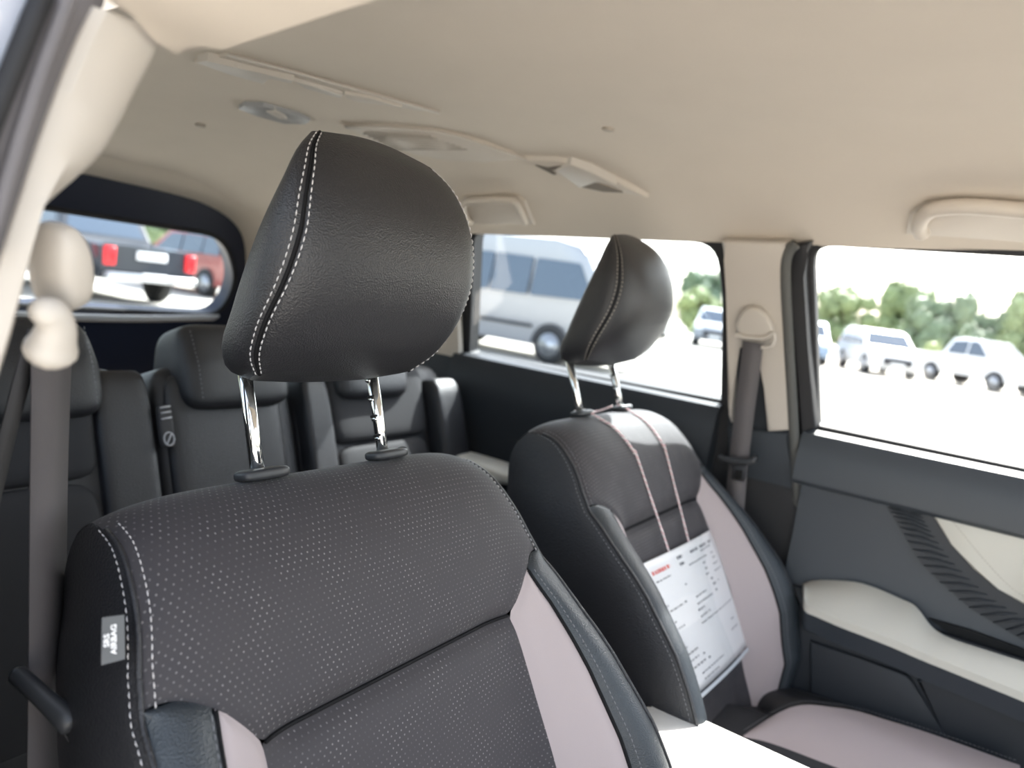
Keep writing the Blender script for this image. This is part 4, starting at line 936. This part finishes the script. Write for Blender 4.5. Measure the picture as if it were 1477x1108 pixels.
# ------------------------------------------------------------------ trees
BARK = mat('bark', (.12, .085, .06), .9)
LEAFS = [mat('leaf_a', (.25, .31, .16), .6, .3, var=.3), mat('leaf_b', (.31, .36, .16), .6, .3, var=.3), mat('leaf_c', (.20, .26, .165), .6, .3, var=.3)]  # greens paled in the colour itself to stand in for haze and glare
def crown_mesh(seed, n, R, H, z0, blobs):
    rnd = random.Random(seed); bm = bmesh.new(); cs = []
    for k in range(blobs):
        an = rnd.uniform(0, 6.28); q = math.sqrt(rnd.random())*R*.68; cs.append((Vector((q*math.cos(an), q*math.sin(an), z0+rnd.uniform(.12, .85)*H)), rnd.uniform(.26, .42)*R))
    for c, r_ in cs:
        s = bmesh.new(); bmesh.ops.create_icosphere(s, subdivisions=2, radius=r_*.82, matrix=Matrix.Translation(c))
        for v in s.verts: v.co = c+(v.co-c)*rnd.uniform(.78, 1.12)
        merge(bm, s)
    for _ in range(n):
        c, r_ = rnd.choice(cs); d = Vector((rnd.gauss(0, 1), rnd.gauss(0, 1), rnd.gauss(0, 1))).normalized(); p = c+d*r_*rnd.uniform(.75, 1.15)
        u = d.orthogonal().normalized(); vv = d.cross(u); t = rnd.uniform(0, 6.28); a_ = u*math.cos(t)+vv*math.sin(t); b2 = (vv*math.cos(t)-u*math.sin(t)+d*rnd.uniform(-.8, .8)).normalized(); L = rnd.uniform(.10, .22)*R/2
        bm.faces.new([bm.verts.new(q) for q in (p-a_*L, p+b2*L*.5, p+a_*L, p-b2*L*.5)])
    me = bpy.data.meshes.new('crown'); bm.to_mesh(me); bm.free(); return me
def trunk_mesh(seed, h, r_):
    rnd = random.Random(seed); bm = tube_bm([(0, 0, -.1), (rnd.uniform(-.1, .1), .05, h*.4), (rnd.uniform(-.2, .2), rnd.uniform(-.2, .2), h)], [r_, r_*.75, r_*.45], 8)
    for k in range(4):
        an = k*1.6+rnd.random(); tube_bm([(0, 0, h*.55), (math.cos(an)*h*.2, math.sin(an)*h*.2, h*.85), (math.cos(an)*h*.35, math.sin(an)*h*.35, h*1.15)], [r_*.4, r_*.28, r_*.1], 6, bm)
    me = bpy.data.meshes.new('trunk'); bm.to_mesh(me); bm.free(); me.materials.append(BARK); return me
KIND = []
for k, (R, H, z0, th_) in enumerate([(2.3, 4.8, 1.3, 3.4), (2.0, 3.8, 1.0, 2.6), (2.4, 4.4, 1.2, 3.0)]):
    cm = crown_mesh(11+k, 2200, R, H, z0-.7, 24); cm.materials.append(LEAFS[k]); KIND.append((cm, trunk_mesh(5+k, th_, .16)))
BUSH = crown_mesh(40, 700, 1.5, 1.6, .0, 8); BUSH.materials.append(LEAFS[1])
def tree(kind, loc, sc, lab, group):
    T = thing('leafy_tree', lab, 'tree', (0, 0, 0), group)
    for nm, me in (('crown', KIND[kind][0]), ('trunk', KIND[kind][1])):
        o = bpy.data.objects.new(nm, me); COL.objects.link(o); o.parent = T
    T.location = loc; T.rotation_euler.z = random.uniform(0, 6.28); T.scale = (sc, sc, sc*random.uniform(.92, 1.1))
labs = ['mid green broad tree in the hedge line beyond the parked cars', 'yellow-green low tree in the hedge line beyond the parked cars', 'dark green spreading tree in the hedge line beyond the parked cars']
for i in range(26):
    back = i % 2; y = -17+2.6*i; k = random.choice((0, 2, 0, 2, 1) if back else (0, 1, 2, 2)); x = 62 if back else 54
    sc = (random.uniform(1.02, 1.10) if back else random.uniform(.82, 1.0))
    tree(k, (x+random.uniform(-.6, .6), y, 0), sc, labs[k], 'trees beyond the car park')
for i in range(17):
    T = bpy.data.objects.new('bush', BUSH); COL.objects.link(T); T.location = (48.5+random.uniform(-1, 1.5), -14+3.5*i+random.uniform(-.2, .2), 0); s = random.uniform(.8, 1.05); T.scale = (s, s, s*.95); T.rotation_euler.z = random.uniform(0, 6.28)
    tag(T, 'low yellow-green bush at the foot of the trees beyond the car park', 'bush', 'bushes at the foot of the trees')
for i in range(12):
    y = 38+6*(i % 2); x = 4+3.1*i
    k = i % 3; tree(k, (x, y, 0), random.uniform(.95, 1.1), ['mid green broad tree behind the pickup trucks', 'yellow-green low tree behind the pickup trucks', 'dark green spreading tree behind the pickup trucks'][k], 'trees behind the pickups')
